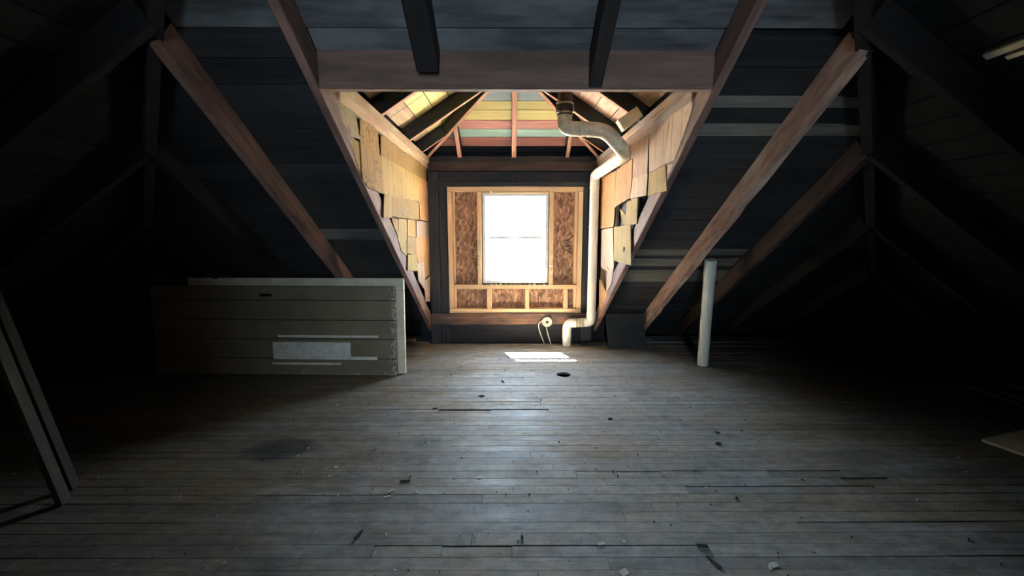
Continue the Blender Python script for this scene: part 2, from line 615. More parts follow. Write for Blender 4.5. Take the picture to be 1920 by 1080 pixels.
def poly_prism(name, pts, thick_vec, mat, parent=None):
    """closed outline of 3D points pushed along thick_vec"""
    bm = bmesh.new()
    t = Vector(thick_vec)
    a = [bm.verts.new(Vector(p)) for p in pts]
    b_ = [bm.verts.new(Vector(p) + t) for p in pts]
    n = len(pts)
    bm.faces.new(a)
    bm.faces.new(b_[::-1])
    for i in range(n):
        bm.faces.new((a[i], b_[i], b_[(i + 1) % n], a[(i + 1) % n]))
    bmesh.ops.triangulate(bm, faces=[f for f in bm.faces if len(f.verts) > 4])
    return obj(name, bm, mat, parent)


def cheek_shell(name, x0, t, yw, mirror, mat):
    """boarded cheek: the triangle above the roof slope plus the small eave closure below it"""
    bm = bmesh.new()
    up = [(2.08, zu(2.08 - AY) + .18), (yw + .15, zu(yw + .15 - AY) + .18), (yw + .15, DPL + .16), (2.08, DPL + .16)]
    lo = [(yw + .13, EZ - .05), (AY + DE + .1, EZ - .05), (AY + DE + .1, dk(DE + .1) + .1), (yw + .13, dk(yw + .13 - AY) + .1)]
    if mirror:                                        # added partition down to the floor, narrowing the opposite window's beam
        up = [(2.08, -.02), (yw + .15, -.02), (yw + .15, DPL + .16), (2.08, DPL + .16)]
    for pts in (up, lo):
        P = [(x0, (2 * AY - y) if mirror else y, z) for y, z in pts]
        a = [bm.verts.new(p) for p in P]
        b_ = [bm.verts.new((p[0] + t, p[1], p[2])) for p in P]
        bm.faces.new(a)
        bm.faces.new(b_[::-1])
        for i in range(4):
            bm.faces.new((a[i], b_[i], b_[(i + 1) % 4], a[(i + 1) % 4]))
    return obj(name, bm, mat)


def smooth_path(pts, bend=0.07, seg=6):
    """round the corners of a polyline"""
    pts = [Vector(p) for p in pts]
    out = [pts[0]]
    for a, b_, c in zip(pts, pts[1:], pts[2:]):
        d1 = min(bend, (a - b_).length * .49)
        d2 = min(bend, (c - b_).length * .49)
        s, e = b_ + (a - b_).normalized() * d1, b_ + (c - b_).normalized() * d2
        for i in range(seg + 1):
            t = i / seg
            out.append(s * (1 - t) ** 2 + b_ * 2 * t * (1 - t) + e * t * t)
    out.append(pts[-1])
    return out


def tube_bm(path, radius, seg=20, bm=None, hollow=0.0, flat=None):
    if bm is None:
        bm = bmesh.new()
    path = [Vector(p) for p in path]
    rad = radius if callable(radius) else (lambda i: radius)
    rings, ref = [], None
    for i, p in enumerate(path):
        t = (path[min(i + 1, len(path) - 1)] - path[max(i - 1, 0)]).normalized()
        if ref is None:
            ref = t.orthogonal().normalized()
        ref = (ref - t * ref.dot(t)).normalized()
        u = t.cross(ref)
        r = rad(i)
        rings.append([bm.verts.new(p + (ref * math.cos(k * math.tau / seg) + u * math.sin(k * math.tau / seg)) * r) for k in range(seg)])
    for a, b_ in zip(rings, rings[1:]):
        for k in range(seg):
            bm.faces.new((a[k], a[(k + 1) % seg], b_[(k + 1) % seg], b_[k]))
    bm.faces.new(rings[0][::-1])
    bm.faces.new(rings[-1])
    return bm


def smooth_by_angle(o, ang=40):
    me = o.data
    for p in me.polygons:
        p.use_smooth = True
    try:
        me.set_sharp_from_angle(angle=math.radians(ang))
    except Exception:
        pass
    return o


# ================================================================== SETTING
# outside ground, far below the upper storey
bm = bmesh.new()
bmesh.ops.create_grid(bm, x_segments=1, y_segments=1, size=60)
g = obj('ground', bm, 'ground', loc=(0, 40, -6.0))
tag(g, 'pale ground far below outside the bright window', 'ground', kind='structure')

# ------------------------------------------------------------------ floor
FX = 4.75
bm = box_bm(-5.6, 5.6, -5.4, 5.9, -0.32, -0.15)
floor = obj('floor', bm, 'shell')
tag(floor, 'worn grey painted wooden attic floor of narrow boards', 'floor', kind='structure')

BW = 0.066
Y0, Y1 = 0.55, 4.70
rows = int((Y1 - Y0) / BW)


def board_bm(L, W, T=0.02, ch=0.0009, skew=0.0):
    bm = bmesh.new()
    prof = [(-W / 2, -T), (W / 2, -T), (W / 2, -ch), (W / 2 - ch, 0), (-W / 2 + ch, 0), (-W / 2, -ch)]
    a = [bm.verts.new((0, y, z)) for y, z in prof]
    b_ = [bm.verts.new((L, y, z)) for y, z in prof]
    n = len(prof)
    for i in range(n):
        bm.faces.new((a[i], b_[i], b_[(i + 1) % n], a[(i + 1) % n]))
    bm.faces.new(a[::-1])
    bm.faces.new(b_)
    return bm


rf = random.Random(21)
wide_gap = {}
# seams that stand open in the photograph: row -> (x from, x to, extra gap)
for (pxa, pxb, py, gap) in [(688, 822, 771, .012), (920, 1030, 773, .02), (850, 1028, 755, .008), (1080, 1240, 887, .006),
                            (1330, 1660, 925, .012), (1240, 1440, 887, .006), (480, 905, 929, .006), (960, 1330, 1030, .008),
                            (700, 960, 1030, .006), (1590, 1680, 907, .01), (1660, 1760, 766, .014), (1440, 1580, 887, .006), (1500, 1900, 984, .006)]:
    a, b_ = on_floor(pxa, py), on_floor(pxb, py)
    wide_gap.setdefault(int((a.y - Y0) / BW), []).append((a.x, b_.x, gap))
holes = [(on_floor(1057, 702), 0.066), (on_floor(903, 743), 0.026), (on_floor(815, 766), 0.02), (on_floor(1143, 786), 0.014)]
cut_boards = []
nboards = 0
for r in range(rows):
    yc = Y0 + (r + .5) * BW
    half = min(FX, 1.7 + yc * 1.32) if yc < 3.2 else FX      # as far sideways as the attic shows at this depth
    cuts = set()
    x = -half - rf.uniform(0, 1.2)
    while x < half:
        cuts.add(round(x, 3))
        x += rf.uniform(1.6, 3.4)
    for ga in wide_gap.get(r, []):
        cuts.add(round(ga[0], 3))
        cuts.add(round(ga[1], 3))
    cuts = sorted(c for c in cuts if c < half - .15)
    cuts.append(half)
    cuts[0] = -half
    # drop slivers
    cl = [cuts[0]]
    for c in cuts[1:]:
        if c - cl[-1] > 0.18 or c == cuts[-1]:
            cl.append(c)
    for xa, xb in zip(cl, cl[1:]):
        gap = 0.0008 + rf.choice((0, 0, 0, 0.0006, 0.0012, 0.0025))
        for ga in wide_gap.get(r, []):
            if ga[0] - .2 < (xa + xb) / 2 < ga[1] + .2:
                gap += ga[2]
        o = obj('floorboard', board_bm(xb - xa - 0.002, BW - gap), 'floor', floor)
        o.location = (xa + .001, yc - gap / 2, rf.uniform(-0.0015, 0.0012))
        nboards += 1
        for hc, hr in holes:
            if xa - hr < hc.x < xb + hr and abs(yc - hc.y) < BW / 2 + hr:
                cut_boards.append(o)
# the rest of the floor, under and behind the camera
bm = bmesh.new()
y = -4.25
while y < Y0 - BW * .5:
    box_bm(-FX, FX, y + .0015, y + BW - .0015, -0.02, 0.0, 0, bm)
    y += BW
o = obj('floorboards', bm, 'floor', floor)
o['kind'] = 'stuff'
bm = bmesh.new()
for r in range(rows):
    yc = Y0 + (r + .5) * BW
    half = min(FX, 1.7 + yc * 1.32) if yc < 3.2 else FX
    if half < FX - .05:
        for s in (-1, 1):
            a, b_ = sorted((s * (half + .002), s * FX))
            box_bm(a, b_, yc - BW / 2 + .0015, yc + BW / 2 - .0015, -0.02, 0.0, 0, bm)
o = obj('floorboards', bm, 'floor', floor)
o['kind'] = 'stuff'
# side floors beyond the dormer up to the eaves
bm = box_bm(-FX, XL - .03, Y1, 4.98, -0.02, -0.001)
obj('eave_board', bm, 'floor', floor)
bm = box_bm(XR + .03, FX, Y1, 4.98, -0.02, -0.001)
obj('eave_board', bm, 'floor', floor)
# round holes sawn through the boards
bm = bmesh.new()
for hc, hr in holes:
    bmesh.ops.create_cone(bm, cap_ends=True, segments=28, radius1=hr, radius2=hr, depth=0.2, matrix=Matrix.Translation((hc.x, hc.y, 0)))
cutter = obj('hole_cutter', bm, 'shell')
for o in set(cut_boards):
    md = o.modifiers.new('hole', 'BOOLEAN')
    md.operation = 'DIFFERENCE'
    md.object = cutter
    md.solver = 'EXACT'
bpy.context.view_layer.update()
dg = bpy.context.evaluated_depsgraph_get()
for o in set(cut_boards):
    me = bpy.data.meshes.new_from_object(o.evaluated_get(dg))
    o.modifiers.clear()
    o.data = me
bpy.data.objects.remove(cutter)

# ------------------------------------------------------------------ main roof (hipped)
EZ = -0.25
DE = 1.73 + (2.0 + DZ - EZ) / SL           # plan distance at which the deck reaches the eaves
APEX = 2.0 + DZ + SL * 1.73
YO = 2.10                                   # dormer opening begins
dk = lambda d: 2.0 + DZ - SL * (d - 1.73)   # deck height at plan distance from apex


def shell_bm():
    bm = bmesh.new()
    up = 0.035

    def quad(pts):
        a = [bm.verts.new(p) for p in pts]
        b_ = [bm.verts.new((p[0], p[1], p[2] + .08)) for p in pts]
        n = len(pts)
        bm.faces.new(a)
        bm.faces.new(b_[::-1])
        for i in range(n):
            bm.faces.new((a[i], b_[i], b_[(i + 1) % n], a[(i + 1) % n]))
    B = lambda x, d: (x, AY + d, dk(d) + up)           # back slope
    xl, xr = XL - .05, XR + .05
    do = YO - AY
    quad([B(0, 0), B(xl, -xl), B(xl, do), B(xr, do), B(xr, xr)])
    quad([B(xl, -xl), B(-DE, DE), B(xl, DE)])
    quad([B(xr, xr), B(xr, DE), B(DE, DE)])
    quad([(0, AY, dk(0) + up), (-DE, AY - DE, dk(DE) + up), (-DE, AY + DE, dk(DE) + up)])
    quad([(0, AY, dk(0) + up), (DE, AY + DE, dk(DE) + up), (DE, AY - DE, dk(DE) + up)])
    G = lambda x, d: (x, AY - d, dk(d) + up)           # slope behind the camera, with the inferred dormer
    xl, xr = RXL - .05, RXR + .05
    quad([G(0, 0), G(xl, -xl), G(xl, do), G(xr, do), G(xr, xr)])
    quad([G(xl, -xl), G(-DE, DE), G(xl, DE)])
    quad([G(xr, xr), G(xr, DE), G(DE, DE)])
    return bm


ceiling = obj('ceiling', shell_bm(), 'shell')
tag(ceiling, 'dark hipped attic roof with reddish rafters and board sheathing', 'ceiling', kind='structure')

nb = Vector((0, SL, 1)).normalized()        # normal of the back slope


def back_rafter(x, d0, d1, mat, w=0.05, rough=0.0, name='rafter'):
    return beam(name, (x, AY + d1, zu(d1)), (x, AY + d0, zu(d0)), w, RD, mat, ceiling, up=nb, rough=rough, anchor='b', seed=int(x * 100))


DF = 1.73 + 2.25 / SL
back_rafter(XL - .022, 0.95, DF, 'rafter', 0.045, name='trimmer_rafter')
back_rafter(XR + .022, 1.02, DF, 'rafter', 0.045, name='trimmer_rafter')
back_rafter(-1.565, 1.55, DF, 'rafter', 0.055, 0.004)
back_rafter(1.60, 1.58, DF, 'rafter_knot', 0.06, 0.006)
back_rafter(2.12, 2.10, DF, 'rafter_dark', 0.05)
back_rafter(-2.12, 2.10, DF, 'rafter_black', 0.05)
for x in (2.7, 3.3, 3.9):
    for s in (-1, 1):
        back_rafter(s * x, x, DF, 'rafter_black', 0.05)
back_rafter(-0.39, 0.4, YO - AY - .07, 'rafter_black', 0.10, name='jack_rafter')
back_rafter(0.415, 0.42, YO - AY - .005, 'rafter_black', 0.065, name='jack_rafter')
# header across the dormer opening, its ends butting the trimmers
beam('header', (XL, YO + .02, 2.085), (XR, YO + .02, 2.085), 0.045, 0.185, 'header', ceiling, up=(0, 0, 1))
# hips
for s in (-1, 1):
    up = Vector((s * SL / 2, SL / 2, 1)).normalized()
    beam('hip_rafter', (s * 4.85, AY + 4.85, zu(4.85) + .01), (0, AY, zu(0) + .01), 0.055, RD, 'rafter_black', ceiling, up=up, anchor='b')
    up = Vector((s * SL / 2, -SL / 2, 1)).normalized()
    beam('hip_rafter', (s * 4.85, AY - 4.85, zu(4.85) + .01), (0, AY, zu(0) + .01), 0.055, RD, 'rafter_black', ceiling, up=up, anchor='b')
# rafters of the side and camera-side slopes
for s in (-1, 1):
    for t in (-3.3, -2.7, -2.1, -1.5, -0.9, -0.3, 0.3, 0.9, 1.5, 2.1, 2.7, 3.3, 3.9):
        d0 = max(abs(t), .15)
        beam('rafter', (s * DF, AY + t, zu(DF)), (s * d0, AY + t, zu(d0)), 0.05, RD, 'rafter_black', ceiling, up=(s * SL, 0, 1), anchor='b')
for t in (-3.3, -2.7, -2.1, -1.5, -0.9, -0.3, 0.3, 0.9, 1.5, 2.1, 2.7, 3.3):
    d0 = max(abs(t), .15)
    if abs(t) < .85:
        if abs(t) < .5:
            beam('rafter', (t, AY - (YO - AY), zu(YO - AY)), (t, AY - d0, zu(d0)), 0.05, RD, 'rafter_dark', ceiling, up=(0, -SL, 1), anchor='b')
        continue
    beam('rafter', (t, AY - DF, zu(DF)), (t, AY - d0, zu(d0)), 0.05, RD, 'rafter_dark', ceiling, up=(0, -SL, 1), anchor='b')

# sheathing boards of the back slope, laid across the rafters; each strip is one board
SC = math.sqrt(1 + SL * SL)


def slope_board(xa, xb, da, db, mat, lift=0.0, name='sheathing_board'):
    dm = (da + db) / 2
    wdt = (db - da) * SC
    z = dk(dm) + .004 + lift
    return beam(name, (xa, AY + dm, z), (xb, AY + dm, z), wdt - .006, 0.018, mat, ceiling, up=nb, bev=0.002, anchor='b')


def D_of(px, py):
    return hit(px, py, (0, SL, 1), 2.0 + DZ + SL * (1.73 + AY)).y - AY


pale = []
for (ya, yb, px) in ((181, 203, 1400), (233, 256, 1400), (468, 479, 1250), (486, 499, 1250), (507, 528, 1250)):
    pale.append((D_of(px, ya), D_of(px, yb)))
rb = random.Random(4)
d = 0.12
edges = []
while d < DF:
    edges.append(d)
    d += 0.118
for da, db in zip(edges, edges[1:]):
    if db <= YO - AY + .02:
        if da > .5:
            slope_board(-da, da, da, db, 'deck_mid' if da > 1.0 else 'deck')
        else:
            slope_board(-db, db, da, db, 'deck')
        continue
    if da < YO - AY:
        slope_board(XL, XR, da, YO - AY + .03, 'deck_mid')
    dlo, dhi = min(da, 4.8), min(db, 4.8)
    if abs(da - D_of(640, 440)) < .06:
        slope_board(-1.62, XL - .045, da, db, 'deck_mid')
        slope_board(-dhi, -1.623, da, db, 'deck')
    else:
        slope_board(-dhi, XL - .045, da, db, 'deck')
# right of the dormer: dark boards with the paler replacement strips let in between
segs = []
cur = YO - AY - 0.06
for pa, pb in sorted(pale):
    n = max(1, round((pa - cur) / 0.118))
    for i in range(n):
        segs.append((cur + (pa - cur) * i / n, cur + (pa - cur) * (i + 1) / n, 'deck'))
    segs.append((pa, pb, 'deck_grey'))
    cur = pb
n = max(1, round((DF - cur) / 0.118))
for i in range(n):
    segs.append((cur + (DF - cur) * i / n, cur + (DF - cur) * (i + 1) / n, 'deck'))
for da, db, mt in segs:
    if mt == 'deck_grey' and da > 2.6:
        xe = 2.1 + rb.uniform(-.02, .02)
        slope_board(XR + .046, xe, da, db, 'deck_grey', -.006)
        slope_board(xe + .005, db + .02, da, db, 'deck')
    elif mt == 'deck_grey':
        slope_board(XR + .046, db + .02, da, db, 'deck_grey', -.004)
    else:
        slope_board(XR + .046, db + .02, da, db, 'deck')
# side slopes and the slope behind: boards running along the house
for s in (-1, 1):
    k = 0
    d = 0.3
    while d < DF:
        db = d + .125
        dm = (d + db) / 2
        z = dk(dm) + .004
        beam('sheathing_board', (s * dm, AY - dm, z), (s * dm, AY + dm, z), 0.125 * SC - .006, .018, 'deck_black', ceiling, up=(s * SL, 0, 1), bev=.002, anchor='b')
        d = db
# two pale boards on the right-hand slope, near the hip
for (pa, pb, y0) in (((1920, 65), (1920, 78), -.2), ((1920, 84), (1920, 93), -.2)):
    na, dd = (SL, 0, 1), 2.0 + DZ + SL * 1.73
    a, b_ = hit(*pa, na, dd), hit(*pb, na, dd)
    dm = (a.x + b_.x) / 2
    wdt = abs(b_.x - a.x) * SC
    yend = hit(1848 if pa[1] < 80 else 1888, 101, na, dd).y
    z = dk(dm) - .02
    beam('sheathing_board', (dm, y0, z), (dm, yend, z), wdt, .018, 'cream_paint', ceiling, up=na, bev=.002, anchor='b')

# ------------------------------------------------------------------ dormer roof
RDD = 0.12
DDZ = RDD * math.sqrt(1 + DS * DS)
XM = XC
ZR = DPL + DS * HALF                        # ridge, rafter underside
YH = YW - HALF                              # where the hips meet the ridge


def dside(s, X): return DPL + DS * (HALF - abs(X - XM))
def dfront(Y): return DPL + DS * (YW - Y)


bm = bmesh.new()
lift = DDZ + .03
zpl = DPL + lift - DS * .08


def vy(z): return AY + 1.73 + (2.0 + DZ + .05 - z) / SL     # where a level meets the main deck


def slab(bm, pts, t=.06):
    a = [bm.verts.new(p) for p in pts]
    b_ = [bm.verts.new((p[0], p[1], p[2] + t)) for p in pts]
    n = len(pts)
    bm.faces.new(a)
    bm.faces.new(b_[::-1])
    for i in range(n):
        bm.faces.new((a[i], b_[i], b_[(i + 1) % n], a[(i + 1) % n]))


zr = ZR + lift
for s, xe in ((-1, XL - .08), (1, XR + .08)):
    slab(bm, [(xe, YW + .14, zpl - DS * .0), (XM, YH + .06, zr), (XM, vy(zr) - .05, zr), (xe, vy(zpl) - .02, zpl)])
slab(bm, [(XL - .08, YW + .14, zpl), (XR + .08, YW + .14, zpl), (XM, YH + .06, zr)])


def mir(p): return (p[0], 2 * AY - p[1], p[2])


bmr = bmesh.new()
rhalf, rxm = (RXR - RXL) / 2, (RXR + RXL) / 2
rzr = DPL + DS * rhalf + lift
for s, xe in ((-1, RXL - .08), (1, RXR + .08)):
    slab(bmr, [mir(p) for p in ((xe, RYW + .14, zpl), (rxm, RYW - rhalf + .06, rzr), (rxm, vy(rzr) - .05, rzr), (xe, vy(zpl) - .02, zpl))])
slab(bmr, [mir(p) for p in ((RXL - .08, RYW + .14, zpl), (RXR + .08, RYW + .14, zpl), (rxm, RYW - rhalf + .06, rzr))])
rceil = obj('ceiling_dormer_inferred', bmr, 'lath')
tag(rceil, 'plain roof of the unseen inferred dormer behind the camera', 'ceiling', kind='structure')
dceil = obj('ceiling_dormer', bm, 'shell')
tag(dceil, 'small hipped dormer roof with coloured boards and pink rafters above the window', 'ceiling', kind='structure')

for s, xp, ys in ((-1, XL, (2.28, 3.06, 3.88)), (1, XR, (2.30, 3.22, 3.90))):
    nn = Vector((s * DS, 0, 1))
    for Y in ys:
        if Y > YH:                                    # jack rafter dying into the hip
            reach = HALF - (Y - YH)
        else:
            reach = HALF
        xe = xp - s * reach
        beam('rafter', (xp + s * .03, Y, DPL - DS * .03), (xe, Y, DPL + DS * reach), .045, RDD, ('dark_stud', 'pink_rafter'), dceil, up=nn, anchor='b')
    Y = 4.42
    reach = HALF - (Y - YH)
    beam('jack_rafter', (xp + s * .03, Y, DPL - DS * .03), (xp - s * reach, Y, DPL + DS * reach), .03, RDD, ('dark_stud', 'pink_rafter'), dceil, up=nn, anchor='b')
    up = Vector((s * DS / 2, DS / 2, 1))
    beam('hip_rafter', (xp, YW, DPL - .01), (XM, YH, ZR - .01), .045, RDD + .02, ('dark_stud', 'pink_rafter'), dceil, up=up, anchor='b')
beam('ridge_beam', (XM, 1.6, ZR + .01), (XM, YH + .03, ZR + .01), .03, .14, 'rafter_dark', dceil, anchor='b')
nf = Vector((0, DS, 1))
beam('jack_rafter', (XM + .01, YW, DPL), (XM + .01, YH + .02, ZR - .01), .05, RDD, ('dark_stud', 'pink_rafter'), dceil, up=nf, anchor='b')
for x in (-.565, .635):
    reach = HALF - abs(x - XM)
    beam('jack_rafter', (x, YW, DPL), (x, YW - reach, DPL + DS * reach), .045, RDD, ('dark_stud', 'pink_rafter'), dceil, up=nf, anchor='b')

# coloured boards of the front slope: find each band on the board plane
fd = DPL + DDZ


def fY(py): return hit(963, py, (0, DS, 1), fd + DS * YW).y


bands = [(120, 143, 'board_pink'), (143, 166, 'board_blue'), (166, 190, 'board_blue'), (190, 207, 'board_yellow'), (207, 226, 'board_yellow'), (226, 243, 'board_pink'),
         (243, 258, 'board_teal'), (258, 275, 'board_pink'), (275, 291, 'dark_stud'), (291, 312, 'dark_stud'), (312, 330, 'dark_stud')]
for ya, yb, mt in bands:
    a, b_ = fY(ya), fY(yb)
    a, b_ = max(min(a, b_), YH), max(a, b_)
    ym = (a + b_) / 2
    z = fd + DS * (YW - ym) + .004
    hw = min(HALF + .03, HALF - (YW - b_) + .05 if b_ < YW else HALF + .03)
    hw = max(hw, .1)
    beam('sheathing_board', (XM - hw, ym, z), (XM + hw, ym, z), (b_ - a) * math.sqrt(1 + DS * DS) - .004, .018, mt, dceil, up=nf, bev=.002, anchor='b')
# boards of the two side slopes
for s, xp, mats in ((-1, XL, ['plate', 'board_yellow', 'board_yellow', 'board_yellow', 'board_yellow', 'board_yellow', 'board_yellow', 'board_blue']),
                    (1, XR, ['board_brown'] * 8)):
    nn = Vector((s * DS, 0, 1))
    w = (HALF + .06) / 7
    for i in range(7):
        xa = xp + s * .06 - s * w * i
        xm = xa - s * w / 2
        off = HALF - abs(xm - XM)
        ye = min(YW + .05, YW - off + .10)
        ys_ = max(1.5, AY + 1.73 + (2.0 + DZ + .02 - (fd + DS * off)) / SL)
        z = fd + DS * off + .004
        if s < 0:
            splits = [ys_, ys_ + 0.75, 3.02, 3.5, 4.02, ye]
        else:
            splits = [ys_, ys_ + .6, 2.75, 3.3, ye]
        splits = sorted(q for q in set(splits) if ys_ <= q <= ye)
        for k, (qa, qb) in enumerate(zip(splits, splits[1:])):
            if qb - qa < .05:
                continue
            beam('sheathing_board', (xm, qa + .002, z), (xm, qb - .002, z), w * math.sqrt(1 + DS * DS) - .005, .016, mats[i], dceil, up=nn, bev=.002, anchor='b')
# loose fresh block nailed beside the right plate
c = on_x(1180, 222, 0.86)
o = obj('nailing_block', box_bm(-.085, .085, -.035, .035, -.045, .045, .003), 'block', dceil)
o.location = (0.885, 3.155, 2.13)
o.rotation_euler = (0.0, -0.62, 0.0)
o['label'] = 'fresh yellow wood block'

# ------------------------------------------------------------------ dormer cheek walls


def cheek(s, xp, name, label):
    t = .05
    x0 = xp + s * .075
    w = cheek_shell(name, x0, s * t, YW, False, 'shell')
    tag(w, label, 'wall', kind='structure')
    # stacked plates along the top
    pm = 'plate' if s < 0 else 'plate_grey'
    beam('wall_plate', (xp + s * .02, 2.16, DPL - .03), (xp + s * .02, YW - .01, DPL - .03), .10, .056, pm, w, rough=.004, seed=3)
    beam('wall_plate', (xp + s * .03, 2.32, DPL - .087), (xp + s * .03, YW - .01, DPL - .087), .085, .056, pm, w, rough=.005, seed=9)
    # upright sheathing boards behind the cardboard
    y = 2.25
    k = 0
    rr = random.Random(31 + s)
    while y < YW:
        yb = min(y + rr.uniform(.10, .15), YW + .02)
        zb = zu(y - AY) + .19
        if DPL - .12 - zb > .05:
            beam('wall_board', (xp + s * .06, (y + yb) / 2, zb), (xp + s * .06, (y + yb) / 2, DPL - .11), yb - y - .006, .016, 'lath' if rr.random() > .35 else 'dark_stud', w, up=(s, 0, 0), bev=.002)
        y = yb
    # studs
    for ys in (2.75, 3.35, 3.95):
        zb = zu(ys - AY) + .19
        beam('stud', (xp + s * .03, ys, zb), (xp + s * .03, ys, DPL - .115), .045, .03, 'lath', w, up=(s, 0, 0), bev=.002)
    return w


wl = cheek(-1, XL, 'wall_left', 'left dormer cheek wall covered with torn yellow cardboard')
wr = cheek(1, XR, 'wall_right', 'right dormer cheek wall covered with torn brown and orange cardboard')

rc = random.Random(77)


def sheet(s, xp, px_pts, mat, parent, off=0.0, tilt=0.0):
    """a flattened carton nailed flat to the cheek: outline found on the cheek's own plane, edges torn, real thickness"""
    X = xp + s * (.004 - off)
    pts = [on_x(px, py, X) for px, py in px_pts]
    cy = sum(p.y for p in pts) / len(pts)
    cz = sum(p.z for p in pts) / len(pts)
    # roughen the torn outline a little
    out = []
    n = len(pts)
    for i in range(n):
        a, b_ = pts[i], pts[(i + 1) % n]
        L = (b_ - a).length
        k = max(1, int(L / .09))
        for j in range(k):
            q = a.lerp(b_, j / k)
            if j:
                q = q + Vector((rc.uniform(-.002, .002), rc.uniform(-.005, .005), rc.uniform(-.005, .005)))
            out.append(q)
    bm = bmesh.new()
    th = .005
    curl = rc.uniform(-.01, .012) + tilt
    yr = max(.05, max(p.y for p in pts) - min(p.y for p in pts))

    def dx(p): return -s * (curl * ((p.y - cy) / yr) ** 2 * 2 + .0)
    a = [bm.verts.new((dx(p), p.y - cy, p.z - cz)) for p in out]
    b_ = [bm.verts.new((dx(p) + s * th, p.y - cy, p.z - cz)) for p in out]
    m_ = len(out)
    bm.faces.new(a)
    bm.faces.new(b_[::-1])
    for i in range(m_):
        bm.faces.new((a[i], b_[i], b_[(i + 1) % m_], a[(i + 1) % m_]))
    bmesh.ops.triangulate(bm, faces=[f for f in bm.faces if len(f.verts) > 4])
    o = obj('cardboard_sheet', bm, mat, parent)
    o.location = (X, cy, cz)
    return o


left_sheets = [
    ([(632, 184), (642, 194), (666, 214), (675, 262), (656, 254), (641, 225)], 'card_g', .004),
    ([(676, 216), (709, 245), (712, 291), (676, 268)], 'card_y', .006),
    ([(715, 250), (745, 271), (800, 316), (800, 341), (745, 311), (715, 293)], 'card_y', .004),
    ([(656, 255), (675, 267), (678, 324), (670, 308)], 'card_py', .010),
    ([(675, 267), (714, 292), (719, 361), (722, 365), (704, 358), (695, 354), (688, 349), (686, 340), (680, 336), (678, 325)], 'card_y', .012),
    ([(714, 292), (745, 310), (784, 331), (785, 378), (745, 371), (722, 364), (719, 360)], 'card_py', .010),
    ([(784, 331), (803, 341), (804, 416), (788, 412), (786, 378)], 'card_o', .006),
    ([(721, 364), (736, 368), (735, 409), (720, 408)], 'card_py', .022),
    ([(735, 368), (785, 379), (786, 412), (733, 405)], 'card_y', .018),
    ([(735, 408), (747, 411), (749, 452), (744, 436), (739, 424)], 'card_y', .008),
    ([(748, 409), (764, 413), (763, 480), (753, 470), (747, 445)], 'card_py', .012),
    ([(765, 411), (779, 414), (780, 445), (764, 443)], 'card_y', .008),
    ([(764, 444), (780, 446), (781, 478), (763, 475)], 'card_y', .010),
    ([(780, 414), (804, 417), (806, 446), (780, 445)], 'card_p', .006),
    ([(780, 445), (806, 443), (807, 515), (797, 522), (786, 500), (782, 478)], 'card_o', .010),
    ([(765, 477), (781, 478), (784, 509), (775, 506), (764, 507)], 'card_py', .016),
    ([(783, 494), (795, 490), (797, 520), (798, 546), (791, 534), (785, 526)], 'card_p', .014),
    ([(797, 525), (808, 517), (807, 565), (803, 556), (799, 566)], 'card_p', .018),
]
for pts, mt, off in left_sheets:
    sheet(-1, XL, pts, mt, wl, off)
right_sheets = [
    ([(1256, 220), (1293, 182), (1299, 197), (1291, 224), (1278, 262), (1264, 301), (1247, 307)], 'card_t', .010),
    ([(1218, 249), (1254, 222), (1246, 308), (1217, 323)], 'card_t', .008),
    ([(1183, 272), (1216, 251), (1213, 325), (1186, 336)], 'card_p', .006),
    ([(1248, 308), (1264, 301), (1257, 320), (1250, 328)], 'card_p', .006),
    ([(1216, 325), (1246, 310), (1248, 358), (1230, 362), (1213, 368)], 'card_py', .014),
    ([(1186, 336), (1213, 325), (1210, 366), (1198, 366), (1190, 371), (1180, 372)], 'card_t', .012),
    ([(1126, 335), (1155, 320), (1153, 388), (1150, 425), (1126, 429)], 'card_o', .006),
    ([(1156, 319), (1186, 297), (1184, 345), (1181, 371), (1166, 380), (1153, 389)], 'card_o', .010),
    ([(1175, 380), (1195, 369), (1193, 420), (1171, 422)], 'card_py', .016),
    ([(1162, 391), (1173, 403), (1172, 424), (1167, 418)], 'card_y', .010),
    ([(1126, 431), (1149, 427), (1150, 504), (1144, 512), (1138, 500), (1132, 506), (1126, 500)], 'card_p', .006),
    ([(1138, 512), (1150, 502), (1147, 528), (1141, 540), (1136, 550)], 'card_p', .010),
    ([(1124, 522), (1131, 535), (1139, 555), (1132, 568), (1128, 580), (1123, 575)], 'card_o', .008),
]
for pts, mt, off in right_sheets:
    sheet(1, XR, pts, mt, wr, off)
# yellow carton panel with a punched round hole
X = XR - .02
P4 = [on_x(px, py, X) for px, py in ((1151, 426), (1182, 421), (1183, 498), (1151, 489))]
hc = on_x(1170, 467, X)
cy, cz = sum(p.y for p in P4) / 4, sum(p.z for p in P4) / 4
bm = bmesh.new()
outer = []
for i in range(4):
    for j in range(5):
        q = P4[i].lerp(P4[(i + 1) % 4], j / 5)
        outer.append(q)
ang0 = [math.atan2(q.z - hc.z, q.y - hc.y) for q in outer]
ring = [Vector((X, hc.y + .022 * math.cos(a), hc.z + .022 * math.sin(a))) for a in ang0]
va = [[bm.verts.new((dx, q.y - cy, q.z - cz)) for q in lst] for dx in (0, .006) for lst in (outer, ring)]
n = len(outer)
for i in range(n):
    j = (i + 1) % n
    bm.faces.new((va[0][i], va[0][j], va[1][j], va[1][i]))
    bm.faces.new((va[2][j], va[2][i], va[3][i], va[3][j]))
    bm.faces.new((va[0][j], va[0][i], va[2][i], va[2][j]))
    bm.faces.new((va[1][i], va[1][j], va[3][j], va[3][i]))
o = obj('cardboard_sheet', bm, 'card_py', wr)
o.location = (X, cy, cz)
o['label'] = 'pale yellow printed carton panel with a round hole'

